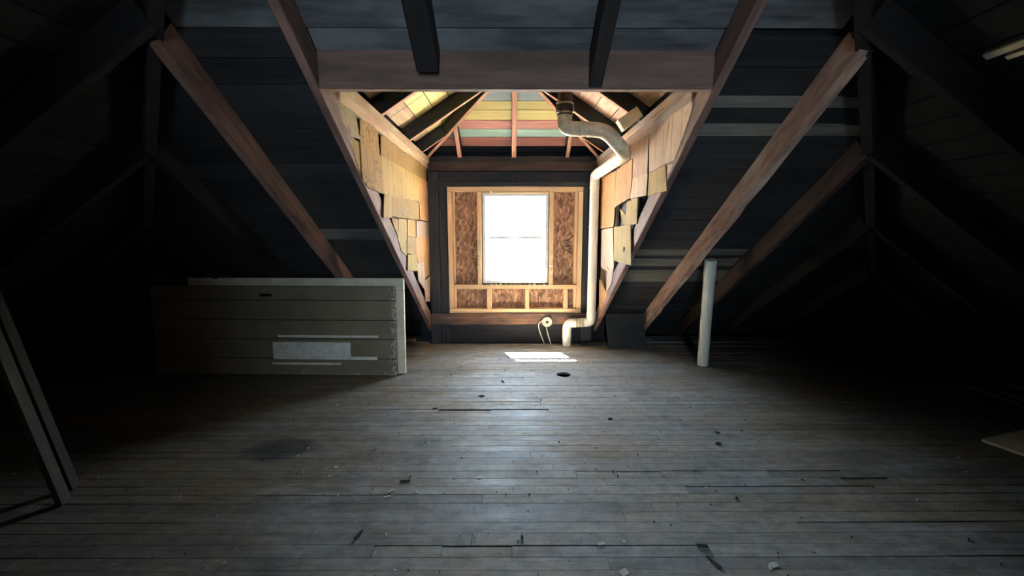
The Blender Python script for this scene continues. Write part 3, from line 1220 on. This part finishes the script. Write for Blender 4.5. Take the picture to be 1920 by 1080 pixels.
# ------------------------------------------------------------------ window wall of the dormer
WX0, WX1, WZ0, WZ1 = on_y(905, 450, YW).x, on_y(1028, 450, YW).x, on_y(965, 531, YW).z, on_y(965, 363, YW).z
bm = bmesh.new()
ya, yb = YW + .098, YW + .15
for (x0, x1, z0, z1) in ((XL - .14, WX0, EZ - .05, DPL + .2), (WX1, XR + .14, EZ - .05, DPL + .2), (WX0, WX1, EZ - .05, WZ0), (WX0, WX1, WZ1, DPL + .2)):
    box_bm(x0, x1, ya, yb, z0, z1, 0, bm)
wb = obj('wall_back', bm, 'shell')
tag(wb, 'dormer end wall framed with new pine studs around the window', 'wall', kind='structure')


def vstud(x0, x1, z0, z1, mat, y0=YW, dep=.09, name='stud'):
    return beam(name, ((x0 + x1) / 2, y0 + dep / 2, z0), ((x0 + x1) / 2, y0 + dep / 2, z1), x1 - x0, dep, mat, wb, up=(0, 1, 0), bev=.003)


def hrail(x0, x1, z0, z1, mat, y0=YW, dep=.09, name='rail'):
    return beam(name, (x0, y0 + dep / 2, (z0 + z1) / 2), (x1, y0 + dep / 2, (z0 + z1) / 2), dep, z1 - z0, mat, wb, bev=.003)


def wx(px): return on_y(px, 450, YW).x
def wz(py): return on_y(965, py, YW).z


fx0, fx1 = wx(840), wx(1092)
zb0, zb1 = wz(587), wz(579)
zt0, zt1 = wz(359), wz(350)
zr0, zr1 = wz(542), wz(534)
# dark corner posts
vstud(XL + .004, (XL + fx0) / 2 + .01, -.1, wz(321), 'dark_stud', YW + .004, name='corner_post')
vstud((XL + fx0) / 2 + .014, fx0 - .004, -.1, wz(348), 'dark_stud', YW + .012, name='corner_post')
vstud(fx1 + .004, XR - .03, -.1, wz(348), 'dark_stud', YW + .012, name='corner_post')
# plate, dark band, ledge
hrail(XL, XR, wz(320), wz(303), 'rafter_dark', YW - .012, .10, 'wall_plate')
hrail(XL, XR, wz(303), wz(293), 'dark_stud', YW - .0, .09, 'wall_plate')
hrail(XL + .03, XR - .03, wz(340), wz(320) - .003, 'dark_stud', YW + .05, .045, 'band_board')
hrail(wx(818), wx(1111), wz(350) + .002, wz(341), 'dark_stud', YW - .02, .11, 'ledge')
vstud(wx(958), wx(968), wz(340), wz(321), 'dark_stud', YW + .01, .04, 'cripple_stud')
# new pine frame
vstud(fx0, fx0 + .052, zb1 + .002, zt0 - .002, 'stud')
vstud(fx1 - .052, fx1, zb1 + .002, zt0 - .002, 'stud')
vstud(fx1 - .09, fx1 - .055, zr1 + .002, zt0 - .002, 'stud', YW + .03, .06)
vstud(fx0 + .055, fx0 + .075, zr1 + .002, zt0 - .002, 'stud', YW + .05, .04)
hrail(fx0, fx1, zt0, zt1, 'stud')
hrail(fx0, fx1, zb0, zb1, 'stud')
hrail(fx0 + .054, fx1 - .054, zr0, zr1, 'stud')
vstud(wx(895), wx(904) - .004, zr1 + .002, zt0 - .002, 'stud')
vstud(wx(1029) + .004, wx(1038), zr1 + .002, zt0 - .002, 'stud')
for a, b_ in ((912, 921), (985, 993), (1059, 1067)):
    vstud(wx(a), wx(b_), zb1 + .002, zr0 - .002, 'stud')
vstud(fx0 + .054, fx0 + .08, zb1 + .002, zr0 - .002, 'stud', YW + .03, .06)
vstud(fx1 - .085, fx1 - .054, zb1 + .002, zr0 - .002, 'stud', YW + .03, .06)
hrail(wx(904), wx(1029), WZ1 + .003, zt0 - .002, 'stud')
# strand board between the studs


def osb_panel(x0, x1, z0, z1):
    o = obj('strand_board', box_bm(-(x1 - x0) / 2, (x1 - x0) / 2, -.004, .004, -(z1 - z0) / 2, (z1 - z0) / 2), 'osb', wb)
    o.location = ((x0 + x1) / 2, YW + .092, (z0 + z1) / 2)
    return o


osb_panel(fx0 + .01, wx(904) - .004, zr0, zt1)
pr = osb_panel(wx(1029) + .004, fx1 - .01, zr0, zt1)
osb_panel(fx0 + .01, fx1 - .01, zb0, zr0 - .001)
# rotated grade stamp on the right-hand sheet
fc = bpy.data.curves.new('grade_stamp', 'FONT')
fc.body = 'APA'
fc.size = .10
fc.extrude = .0006
fc.align_x = 'CENTER'
tmp = bpy.data.objects.new('tmp', fc)
COL.objects.link(tmp)
bpy.context.view_layer.update()
me = bpy.data.meshes.new_from_object(tmp.evaluated_get(bpy.context.evaluated_depsgraph_get()))
bpy.data.objects.remove(tmp)
me.materials.clear()
me.materials.append(M['ink'])
st = bpy.data.objects.new('grade_stamp', me)
link(st, pr)
sp = on_y(1072, 460, YW + .086)
st.location = (sp.x - pr.location.x, -.0046, sp.z - pr.location.z)
st.rotation_euler = (math.pi / 2, -math.pi / 2, 0)
# stained beam and the dark skirting below it
beam('sill_beam', (XL + .01, YW + .03, (wz(608) + zb0) / 2), (XR - .01, YW + .03, (wz(608) + zb0) / 2), .10, zb0 - wz(608) - .004, 'sill_beam', wb, rough=.004, seed=5)
beam('skirt_board', (XL + .02, YW + .07, .06), (XR - .02, YW + .07, .06), .03, .30, 'dark_stud', wb)

# foam sealing the gap round the window
rfm = random.Random(8)
bm = bmesh.new()
for (px, py) in [(903, 357), (911, 361), (921, 359), (932, 361), (946, 358), (1012, 358), (1026, 358)] + [(899, 440 + 6 * i) for i in range(14)] + [(903 + 9 * i, 534) for i in range(14)] + [(1033, 470 + 9 * i) for i in range(6)]:
    p = on_y(px, py, YW - .004)
    r = rfm.uniform(.006, .014)
    bmesh.ops.create_icosphere(bm, subdivisions=2, radius=1, matrix=Matrix.Translation((p.x, YW + .003, p.z)) @ Matrix.Diagonal((r * rfm.uniform(1, 1.8), r * .8, r * rfm.uniform(.8, 1.7), 1)))
o = obj('spray_foam', bm, 'foam', wb, True)
o['kind'] = 'stuff'

# ------------------------------------------------------------------ windows
def make_window(name, loc, rz, label, hw, H_):
    win = empty(name, loc, (0, 0, rz))
    tag(win, label, 'window', kind='structure')

    def wbox(nm, x0, x1, y0, y1, z0, z1, mat='white', parent=win, bev=.003):
        return obj(nm, box_bm(x0, x1, y0, y1, z0, z1, bev), mat, parent)
    wbox('jamb', -hw, -hw + .032, -.05, .08, 0, H_)
    wbox('jamb', hw - .032, hw, -.05, .08, 0, H_)
    wbox('head', -hw + .033, hw - .033, -.05, .08, H_ - .03, H_)
    wbox('sill', -hw + .033, hw - .033, -.055, .09, 0, .035)

    def sash(z0, z1, y, f):
        s = empty('sash')
        s.parent = win
        s.location = (0, y, z0)
        h = z1 - z0
        a = hw - .034
        wbox('stile', -a, -a + f, -.014, .014, 0, h, 'white', s)
        wbox('stile', a - f, a, -.014, .014, 0, h, 'white', s)
        wbox('rail', -a + f + .0005, a - f - .0005, -.014, .014, 0, f * 1.1, 'white', s)
        wbox('rail', -a + f + .0005, a - f - .0005, -.014, .014, h - f, h, 'white', s)
        obj('pane', box_bm(-a + f - .004, a - f + .004, -.002, .002, f, h - f + .003), 'glass', s)
        return s
    mid = H_ * .52
    sash(.036, mid + .016, 0.004, .036)
    sash(mid - .02, H_ - .031, 0.036, .036)
    wbox('sash_lock', -.03, .03, -.022, -.011, mid - .002, mid + .016, 'white')
    return win


make_window('window_1', ((WX0 + WX1) / 2, YW + .06, WZ0), 0, 'white single-hung window glowing with daylight', (WX1 - WX0) / 2, WZ1 - WZ0)

# ------------------------------------------------------------------ unseen dormer inferred behind the camera, shaped so its window lights the near side
for s, xp, nm in ((-1, RXL, 'wall_left_beam_stop'), (1, RXR, 'wall_right_beam_stop')):
    x0 = xp + s * .06
    w = cheek_shell(nm, x0, s * .05, RYW, True, 'lath')
    tag(w, 'added bare board partition narrowing the beam of the opposite dormer window, ' + ('away from' if s < 0 else 'on the side of') + ' the vent pipe', 'wall', kind='structure')
    beam('trimmer_rafter', mir((xp + s * .022, AY + DF, zu(DF))), mir((xp + s * .022, AY + 1.0, zu(1.0))), .045, RD, 'rafter', ceiling, up=(0, -SL, 1), anchor='b')  # trimmers of the unseen inferred dormer
beam('header', mir((RXL, YO + .02, 2.085)), mir((RXR, YO + .02, 2.085)), 0.045, 0.185, 'header', ceiling)  # header of the unseen inferred dormer
bm = bmesh.new()
ya, yb = 2 * AY - (RYW + .15), 2 * AY - RYW
for (x0, x1, z0, z1) in ((RXL - .12, RWX[0], EZ - .05, DPL + .2), (RWX[1], RXR + .12, EZ - .05, DPL + .2), (RWX[0], RWX[1], EZ - .05, RWZ[0]), (RWX[0], RWX[1], RWZ[1], DPL + .2)):
    box_bm(x0, x1, ya, yb, z0, z1, 0, bm)
wf = obj('wall_front', bm, 'lath')
tag(wf, 'end wall of the unseen inferred dormer behind the camera', 'wall', kind='structure')
make_window('window_inferred', (sum(RWX) / 2, 2 * AY - (RYW + .06), RWZ[0]), math.pi, 'tall white single-hung window of the unseen inferred dormer, enlarged to brighten the near side', (RWX[1] - RWX[0]) / 2, RWZ[1] - RWZ[0])

# ================================================================== THINGS
# ------------------------------------------------------------------ old doors lying on edge, leaning back on the rafters
tl = math.radians(2.6)
bR, bL = on_floor(744, 705), on_floor(293, 701)
yaw = math.atan2(bR.y - bL.y, bR.x - bL.x)
d1 = empty('plank_door', (bR.x, bR.y, 0.0015), (-tl, 0, yaw))
L1, H1, T1 = (bR - bL).length, .818, .036
cuts = [0, .155, .335, .51, .69, H1]
for i, (a, b_) in enumerate(zip(cuts, cuts[1:])):
    obj('plank', box_bm(-L1, 0, 0, T1, a + .002, b_ - .002, .004), 'olive', d1)


def dlocal(px, py):
    """a pixel on the door's front face, in door coordinates"""
    mw = Matrix.Translation(d1.location) @ Euler(d1.rotation_euler).to_matrix().to_4x4()
    nrm = mw.to_3x3() @ Vector((0, -1, 0))
    p = hit(px, py, nrm, nrm.dot(d1.location))
    return mw.inverted() @ p


for (xa, ya, xb, yb, dep, nm) in ((522, 629, 710, 632, .006, 'pale_strip'), (513, 642, 657, 672, .003, 'bare_patch'), (516, 669, 708, 673, .007, 'pale_strip'),
                                  (511, 680, 640, 683, .006, 'pale_strip')):
    a, b_ = dlocal(xa, yb), dlocal(xb, ya)
    o = obj(nm, box_bm(a.x, b_.x, -dep, -.0003, a.z, b_.z, .001), 'bare', d1)
    o['label'] = 'pale grey strip left on the olive paint'
a = dlocal(497, 553)
o = obj('latch_plate', box_bm(a.x - .05, a.x + .06, -.004, -.0003, a.z - .014, a.z + .012, .002), 'black', d1)
bm = tube_bm([(a.x, -.004, a.z), (a.x, -.03, a.z)], lambda i: .009 if i == 0 else .013, 12)
obj('knob_stub', bm, 'black', d1, True)
tag(d1, 'dark olive plank door lying on its long edge in front of a cream door', 'door')

o2 = on_floor(762, 699)
c0 = on_y(343, 522, bR.y + .1)
L2 = o2.x - c0.x
d2 = empty('cream_door', (o2.x, bR.y + .052, 0.0015), (-tl, 0, yaw))
H2 = .885
st_, T2 = .11, .036
for (xa, xb, za, zb_, nm) in ((-L2, 0, 0, st_, 'stile'), (-L2, 0, H2 - st_, H2, 'stile'), (-.12, 0, st_ + .001, H2 - st_ - .001, 'rail'),
                              (-L2, -L2 + .2, st_ + .001, H2 - st_ - .001, 'rail'), (-L2 * .5 - .09, -L2 * .5 + .09, st_ + .001, H2 - st_ - .001, 'rail')):
    obj(nm, box_bm(xa, xb, 0, T2, za, zb_, .003), 'cream_paint', d2)
for xa, xb in ((-L2 * .5 + .091, -.121), (-L2 + .201, -L2 * .5 - .091)):
    obj('door_panel', box_bm(xa, xb, .012, .024, st_ + .002, H2 - st_ - .002), 'cream_paint', d2)
tag(d2, 'cream painted door on its long edge, standing just above an olive door', 'door')

# ------------------------------------------------------------------ plumbing
PR = .05
up_pts = [(1060, 168, 3.10), (1061, 206, 3.10)]
T = on_y(1060, 150, 3.1)
vp = empty('vent_pipe', (on_y(1062, 640, 4.56).x, 4.56, 0))
org = vp.location.copy()


def pl(p): return Vector(p) - org


roofz = DPL + DS * (HALF - abs(T.x - XM)) + DDZ
top = Vector((T.x, 3.1, roofz))
cpl0, cpl1 = on_y(1061, 192, 3.1).z, on_y(1061, 217, 3.1).z
e1 = on_y(1066, 241, 3.1)
e2 = on_y(1135, 244, 3.1)
e3 = on_y(1174, 288, 3.12)
e3.x = min(e3.x, XR - .11)
far = on_y(1119, 334, 4.53)
far.x = min(far.x, XR - .075)
low = on_y(1114, 604, 4.53)
low.x = far.x - .0
b0 = on_y(1063, 606, 4.56)
base = Vector((b0.x, 4.56, 0.0))
# upper iron/brown length through the roof
o = smooth_by_angle(obj('stack', tube_bm([pl((T.x, 3.1, roofz + .005)), pl((T.x, 3.1, cpl0 - .01))], PR * .98, 24), 'pvc_iron', vp))
o['label'] = 'brown upper length of stack'
# rubber coupling with two clamps
cm = [pl((T.x, 3.1, cpl0 + (cpl1 - cpl0) * t)) for t in (0, .08, .12, .2, .24, .5, .76, .8, .88, .92, 1)]
rads = [.054, .06, .06, .06, .064, .066, .064, .06, .06, .06, .054]
cp = smooth_by_angle(obj('coupling', tube_bm(cm, lambda i: rads[i], 24), 'rubber', vp))
cp['label'] = 'black rubber coupling'
for t in (.16, .84):
    z = cpl0 + (cpl1 - cpl0) * t
    smooth_by_angle(obj('hose_clamp', tube_bm([pl((T.x, 3.1, z + .007)), pl((T.x, 3.1, z - .007))], .0625, 24), 'steel', cp))
    obj('clamp_screw', box_bm(-.012, .012, -.012, .008, -.008, .008, .002), 'steel', cp, loc=pl((T.x - .055, 3.05, z)))
# offset run: elbow, short horizontal, two eighth bends, along the cheek, down
k1 = Vector((T.x, 3.1, cpl1 + .005))
path = [k1, Vector((T.x, 3.1, e1.z)), Vector((e2.x, 3.1, e2.z)), Vector((e3.x, 3.12, e3.z)), Vector((far.x, 4.53, e3.z + .03)), Vector((far.x, 4.53, low.z)), Vector((base.x, 4.56, b0.z)), base]
# split in visible lengths
sm = lambda pts, b: smooth_path([pl(p) for p in pts], b, 8)


def lerp(a, b_, t): return a + (b_ - a) * t


q = [lerp(path[i], path[i + 1], .5) for i in range(len(path) - 1)]
parts = [('elbow', [k1, path[1], lerp(path[1], path[2], .42)], .09, 'pvc_dirty'),
         ('elbow', [lerp(path[1], path[2], .42), path[2], path[3], lerp(path[3], path[4], .12)], .075, 'pvc_dirty'),
         ('pipe_length', [lerp(path[3], path[4], .12), lerp(path[3], path[4], .93)], .05, 'pvc'),
         ('elbow', [lerp(path[3], path[4], .93), path[4], lerp(path[4], path[5], .08)], .08, 'pvc'),
         ('pipe_length', [lerp(path[4], path[5], .08), lerp(path[4], path[5], .93)], .05, 'pvc'),
         ('elbow', [lerp(path[4], path[5], .93), path[5], lerp(path[5], path[6], .30)], .075, 'pvc'),
         ('elbow', [lerp(path[5], path[6], .62), path[6], lerp(path[6], path[7], .66)], .08, 'pvc'),
         ('pipe_length', [lerp(path[6], path[7], .66), path[7]], .05, 'pvc')]
for nm, pts, bend, mt in parts:
    rad = PR if nm == 'pipe_length' else PR * 1.06
    smooth_by_angle(obj(nm, tube_bm(sm(pts, bend), rad, 24), mt, vp))
# ribbed flexible connector between the two lower elbows
a, b_ = lerp(path[5], path[6], .28), lerp(path[5], path[6], .64)
nn = 22
smooth_by_angle(obj('ribbed_connector', tube_bm([pl(lerp(a, b_, i / nn)) for i in range(nn + 1)], lambda i: PR * (1.12 if i % 4 in (1, 2) else 1.0), 24), 'pvc_dirty', vp))
# fitting collars
for (i, t) in ((1, .42), (1, .58), (3, .12), (3, .22), (3, .80), (3, .93), (4, .08), (4, .34), (4, .93)):
    c = lerp(path[i], path[i + 1], t)
    dr = (path[i + 1] - path[i]).normalized()
    smooth_by_angle(obj('collar', tube_bm([pl(c - dr * .006), pl(c + dr * .006)], PR * 1.10, 24), 'pvc_dirty' if i < 3 else 'pvc', vp))
tag(vp, 'cream plastic vent pipe bending along the right cheek wall to the floor', 'pipe')

pb = on_floor(1317, 684)
pt = on_y(1333, 484, 3.63)
pv = empty('pvc_pipe', (pb.x, pb.y, 0))
ax = pt - pb
# hollow standing pipe, joined by a socket near the top
smooth_by_angle(obj('pipe_length', tube_bm([(0, 0, .002), ax * .86], .05, 28), 'pvc', pv))
smooth_by_angle(obj('socket', tube_bm([ax * .84, ax * .86, ax * .985], .054, 28), 'pvc', pv))
tag(pv, 'straight cream plastic pipe standing under the right rafter', 'pipe')

# ------------------------------------------------------------------ roll of strapping hung on the sill beam
rp = on_y(1026, 604, YW - .06)
rl = empty('strap_roll', (rp.x, YW - .04, rp.z))
bm = bmesh.new()
prof = [(.016, -.02), (.056, -.02), (.06, -.015), (.06, .015), (.056, .02), (.016, .02)]
sg = 28
ringv = [[bm.verts.new((r * math.cos(k * math.tau / sg), y, r * math.sin(k * math.tau / sg))) for r, y in prof] for k in range(sg)]
for k in range(sg):
    A, B = ringv[k], ringv[(k + 1) % sg]
    for j in range(len(prof)):
        bm.faces.new((A[j], A[(j + 1) % 6], B[(j + 1) % 6], B[j]))
smooth_by_angle(obj('roll', bm, 'cord', rl), 30)
smooth_by_angle(obj('hub', tube_bm([(0, .03, 0), (0, -.012, 0)], .015, 14), 'black', rl))


def strap(pts, w=.011, t=.003):
    bm = bmesh.new()
    P = smooth_path(pts, .05, 6)
    rings = []
    for i, p in enumerate(P):
        tg = (P[min(i + 1, len(P) - 1)] - P[max(i - 1, 0)]).normalized()
        s_ = tg.cross(Vector((0, 1, 0))).normalized()
        rings.append([bm.verts.new(p + s_ * a * w + Vector((0, b_ * t, 0))) for a, b_ in ((-.5, -1), (.5, -1), (.5, 1), (-.5, 1))])
    for A, B in zip(rings, rings[1:]):
        for k in range(4):
            bm.faces.new((A[k], A[(k + 1) % 4], B[(k + 1) % 4], B[k]))
    bm.faces.new(rings[0])
    bm.faces.new(rings[-1][::-1])
    return bm


def rl_local(px, py, dy=0.0): return on_y(px, py, rl.location.y + dy) - rl.location


zf = -rl.location.z + .004
e_a = rl_local(1021, 640, -.05)
e_b = rl_local(1033, 641, -.06)
smooth_by_angle(obj('loose_strap', strap([rl_local(1019, 600, -.005), rl_local(1009, 606, -.02), rl_local(1011, 620, -.04), (e_a.x, -.05, zf)]), 'cord', rl))
smooth_by_angle(obj('loose_strap', strap([rl_local(1024, 612, -.012), rl_local(1026, 622, -.04), (e_b.x, -.07, zf)]), 'cord', rl))
tag(rl, 'cream roll of strapping with two loose ends hanging below the window', 'strap roll')

# ------------------------------------------------------------------ slats leaning on the left-hand roof slope
for (px, py, w, lab) in ((121, 944, .05, 'tan slat leaning against the left roof slope, the one with its foot further forward'),
                         (139, 916, .045, 'tan slat leaning against the left roof slope, the one with its foot further back')):
    f = on_floor(px, py)
    tz = (zu(0) - SL * (-f.x)) / (1 - SL * -.235)
    tz = (zu(0) + SL * f.x) / (1 + SL * .235)
    topp = Vector((f.x - .235 * tz, f.y, tz))
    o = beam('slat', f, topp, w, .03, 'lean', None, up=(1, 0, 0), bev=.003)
    tag(o, lab, 'slat')
# ------------------------------------------------------------------ right-hand side: slats and a flat panel on the floor


def floor_slat(a, b_, w, t, lab, mat='slat', ext=0.0):
    A, B = on_floor(*a), on_floor(*b_)
    dr = (B - A).normalized()
    B = B + dr * ext
    o = beam('floor_slat', A, B, w, t, mat, None, bev=.002, anchor='b')
    tag(o, lab, 'slat')


floor_slat((1814, 725), (1920, 764), .03, .02, 'longest thin pale slat lying on the floor by the right roof slope', ext=.5)
floor_slat((1862, 731), (1920, 752), .022, .02, 'short thin pale slat on the floor between two other slats', ext=.5)
floor_slat((1893, 722), (1920, 730), .02, .02, 'thin pale slat on the floor lying closest under the right eaves', ext=.4)
A, B, C_ = on_floor(1840, 828), on_floor(1925, 858), on_floor(1925, 812)
u = (B - A).normalized()
v = (C_ - A)
v = (v - u * v.dot(u)).normalized()
o = poly_prism('flat_panel', [(0, 0, .001), tuple(u * .75 + Vector((0, 0, .001))), tuple(u * .75 + v * .55 + Vector((0, 0, .001))), tuple(v * .55 + Vector((0, 0, .001)))], (0, 0, .016), 'cream_paint')
o.location = (A.x, A.y, 0)
tag(o, 'flat cream panel lying on the floor at the right', 'panel')
# grey panel propped in the low eaves beside the right trimmer
pa, pb_ = on_floor(1150, 632), on_floor(1222, 640)
pan = empty('fibre_panel', (1.32, 4.42, 0), (math.radians(-24), 0, math.radians(4)))
obj('sheet', box_bm(-.22, .22, -.006, .006, .002, .40, .001), 'panel', pan)
obj('edge_batten', box_bm(-.22, .22, -.014, -.0065, .36, .40, .001), 'dark_stud', pan)
tag(pan, 'grey fibre panel propped in the low eaves beside the dormer', 'panel')

# ------------------------------------------------------------------ scraps and crumbs


def scrap(px, py, L, W, Tt, rz, lab, mat='scrap', ry=0.0, cat='wood scrap', group=None, name='wood_scrap'):
    p = on_floor(px, py)
    bm = box_bm(-L / 2, L / 2, -W / 2, W / 2, 0, Tt, min(.003, Tt * .3))
    rr = random.Random(int(px * 3 + py))
    for vtx in bm.verts:
        vtx.co += Vector((rr.uniform(-1, 1) * L * .06, rr.uniform(-1, 1) * W * .15, 0))
    o = obj(name, bm, mat)
    o.location = (p.x, p.y, .002 + abs(math.sin(ry)) * L / 2)
    o.rotation_euler = (0, ry, rz)
    tag(o, lab, cat, group)
    return o


scrap(770, 640, .12, .05, .03, .4, 'short pale wood offcut beside the end of the cream door', 'lath')
scrap(1115, 645, .34, .10, .02, .05, 'dark flat board scrap beside the foot of the vent pipe', 'dark_stud')
scrap(1196, 650, .16, .05, .022, -.1, 'small wood offcut with a pale end near the right trimmer', 'scrap')
scrap(1212, 640, .15, .03, .02, .5, 'thin broken stick lying on the small wood offcut', 'scrap', .25)
for i, (px, py, L, W, rz) in enumerate([(734, 921, .030, .008, .9), (726, 932, .028, .008, .5), (781, 923, .02, .008, -.7), (1127, 1020, .03, .014, .3),
                                        (1170, 1074, .034, .022, .5), (1170, 1016, .012, .010, 0), (898, 896, .022, .014, .2), (630, 877, .018, .012, .4), (618, 893, .02, .006, .8),
                                        (1450, 1060, .03, .02, .3), (1444, 1065, .02, .012, 1.2), (578, 841, .012, .01, 0), (804, 832, .01, .01, 0)]):
    slim = L / W > 2.3
    scrap(px, py, L, W, .003, rz, 'narrow pale paint sliver lying on the floorboards' if slim else 'large squarish pale paint flake lying on the floorboards' if W > .013 else 'small pale paint crumb lying on the floorboards',
          'chip', 0, 'chip', 'pale slivers on the floor' if slim else 'pale flakes on the floor' if W > .013 else 'pale crumbs on the floor', 'paint_chip')
for (px, py, L, W, rz) in [(1317, 1026, .045, .016, -.1), (1340, 1058, .06, .012, -1.1), (1346, 833, .035, .02, .6), (1144, 786, .03, .014, .2), (1345, 812, .03, .012, -.5),
                           (979, 1009, .012, .02, 0), (672, 1005, .012, .05, -.3), (760, 903, .05, .01, .05), (1381, 936, .02, .01, .8), (943, 716, .012, .05, .4)]:
    slim = max(L, W) / min(L, W) > 2.6
    scrap(px, py, L, W, .007, rz, 'long dark splinter lying on the floorboards' if slim else 'stubby dark wood crumb lying on the floorboards', 'grit', 0, 'splinter',
          'long dark splinters on the floor' if slim else 'stubby dark crumbs on the floor', 'splinter')
rg = random.Random(99)
for mt, cnt, nm, lab in ((('chip', 'grit'), 480, 'floor_crumbs', 'tiny pale and dark crumbs scattered over the floorboards'),):
    bm = bmesh.new()
    for i in range(cnt):
        y = rg.uniform(1.2, 4.5)
        x = rg.gauss(.3, 1.0 + y * .18)
        if x < -1.0 and y > 3.4 or abs(x) > 3.4:
            continue
        r = rg.uniform(.0018, .0055)
        mtx = Matrix.Translation((x, y, r * .5 + .001)) @ Euler((rg.uniform(0, 6), rg.uniform(0, 6), rg.uniform(0, 6))).to_matrix().to_4x4() @ Matrix.Diagonal((r * rg.uniform(.8, 2), r, r * .6, 1))
        res = bmesh.ops.create_icosphere(bm, subdivisions=1, radius=1, matrix=mtx)
        for fc_ in {f for v_ in res['verts'] for f in v_.link_faces}:
            fc_.material_index = i % 2
    o = obj(nm, bm, mt)
    tag(o, lab, 'crumbs', kind='stuff')

print('floorboards', nboards, 'objects', len(bpy.data.objects))
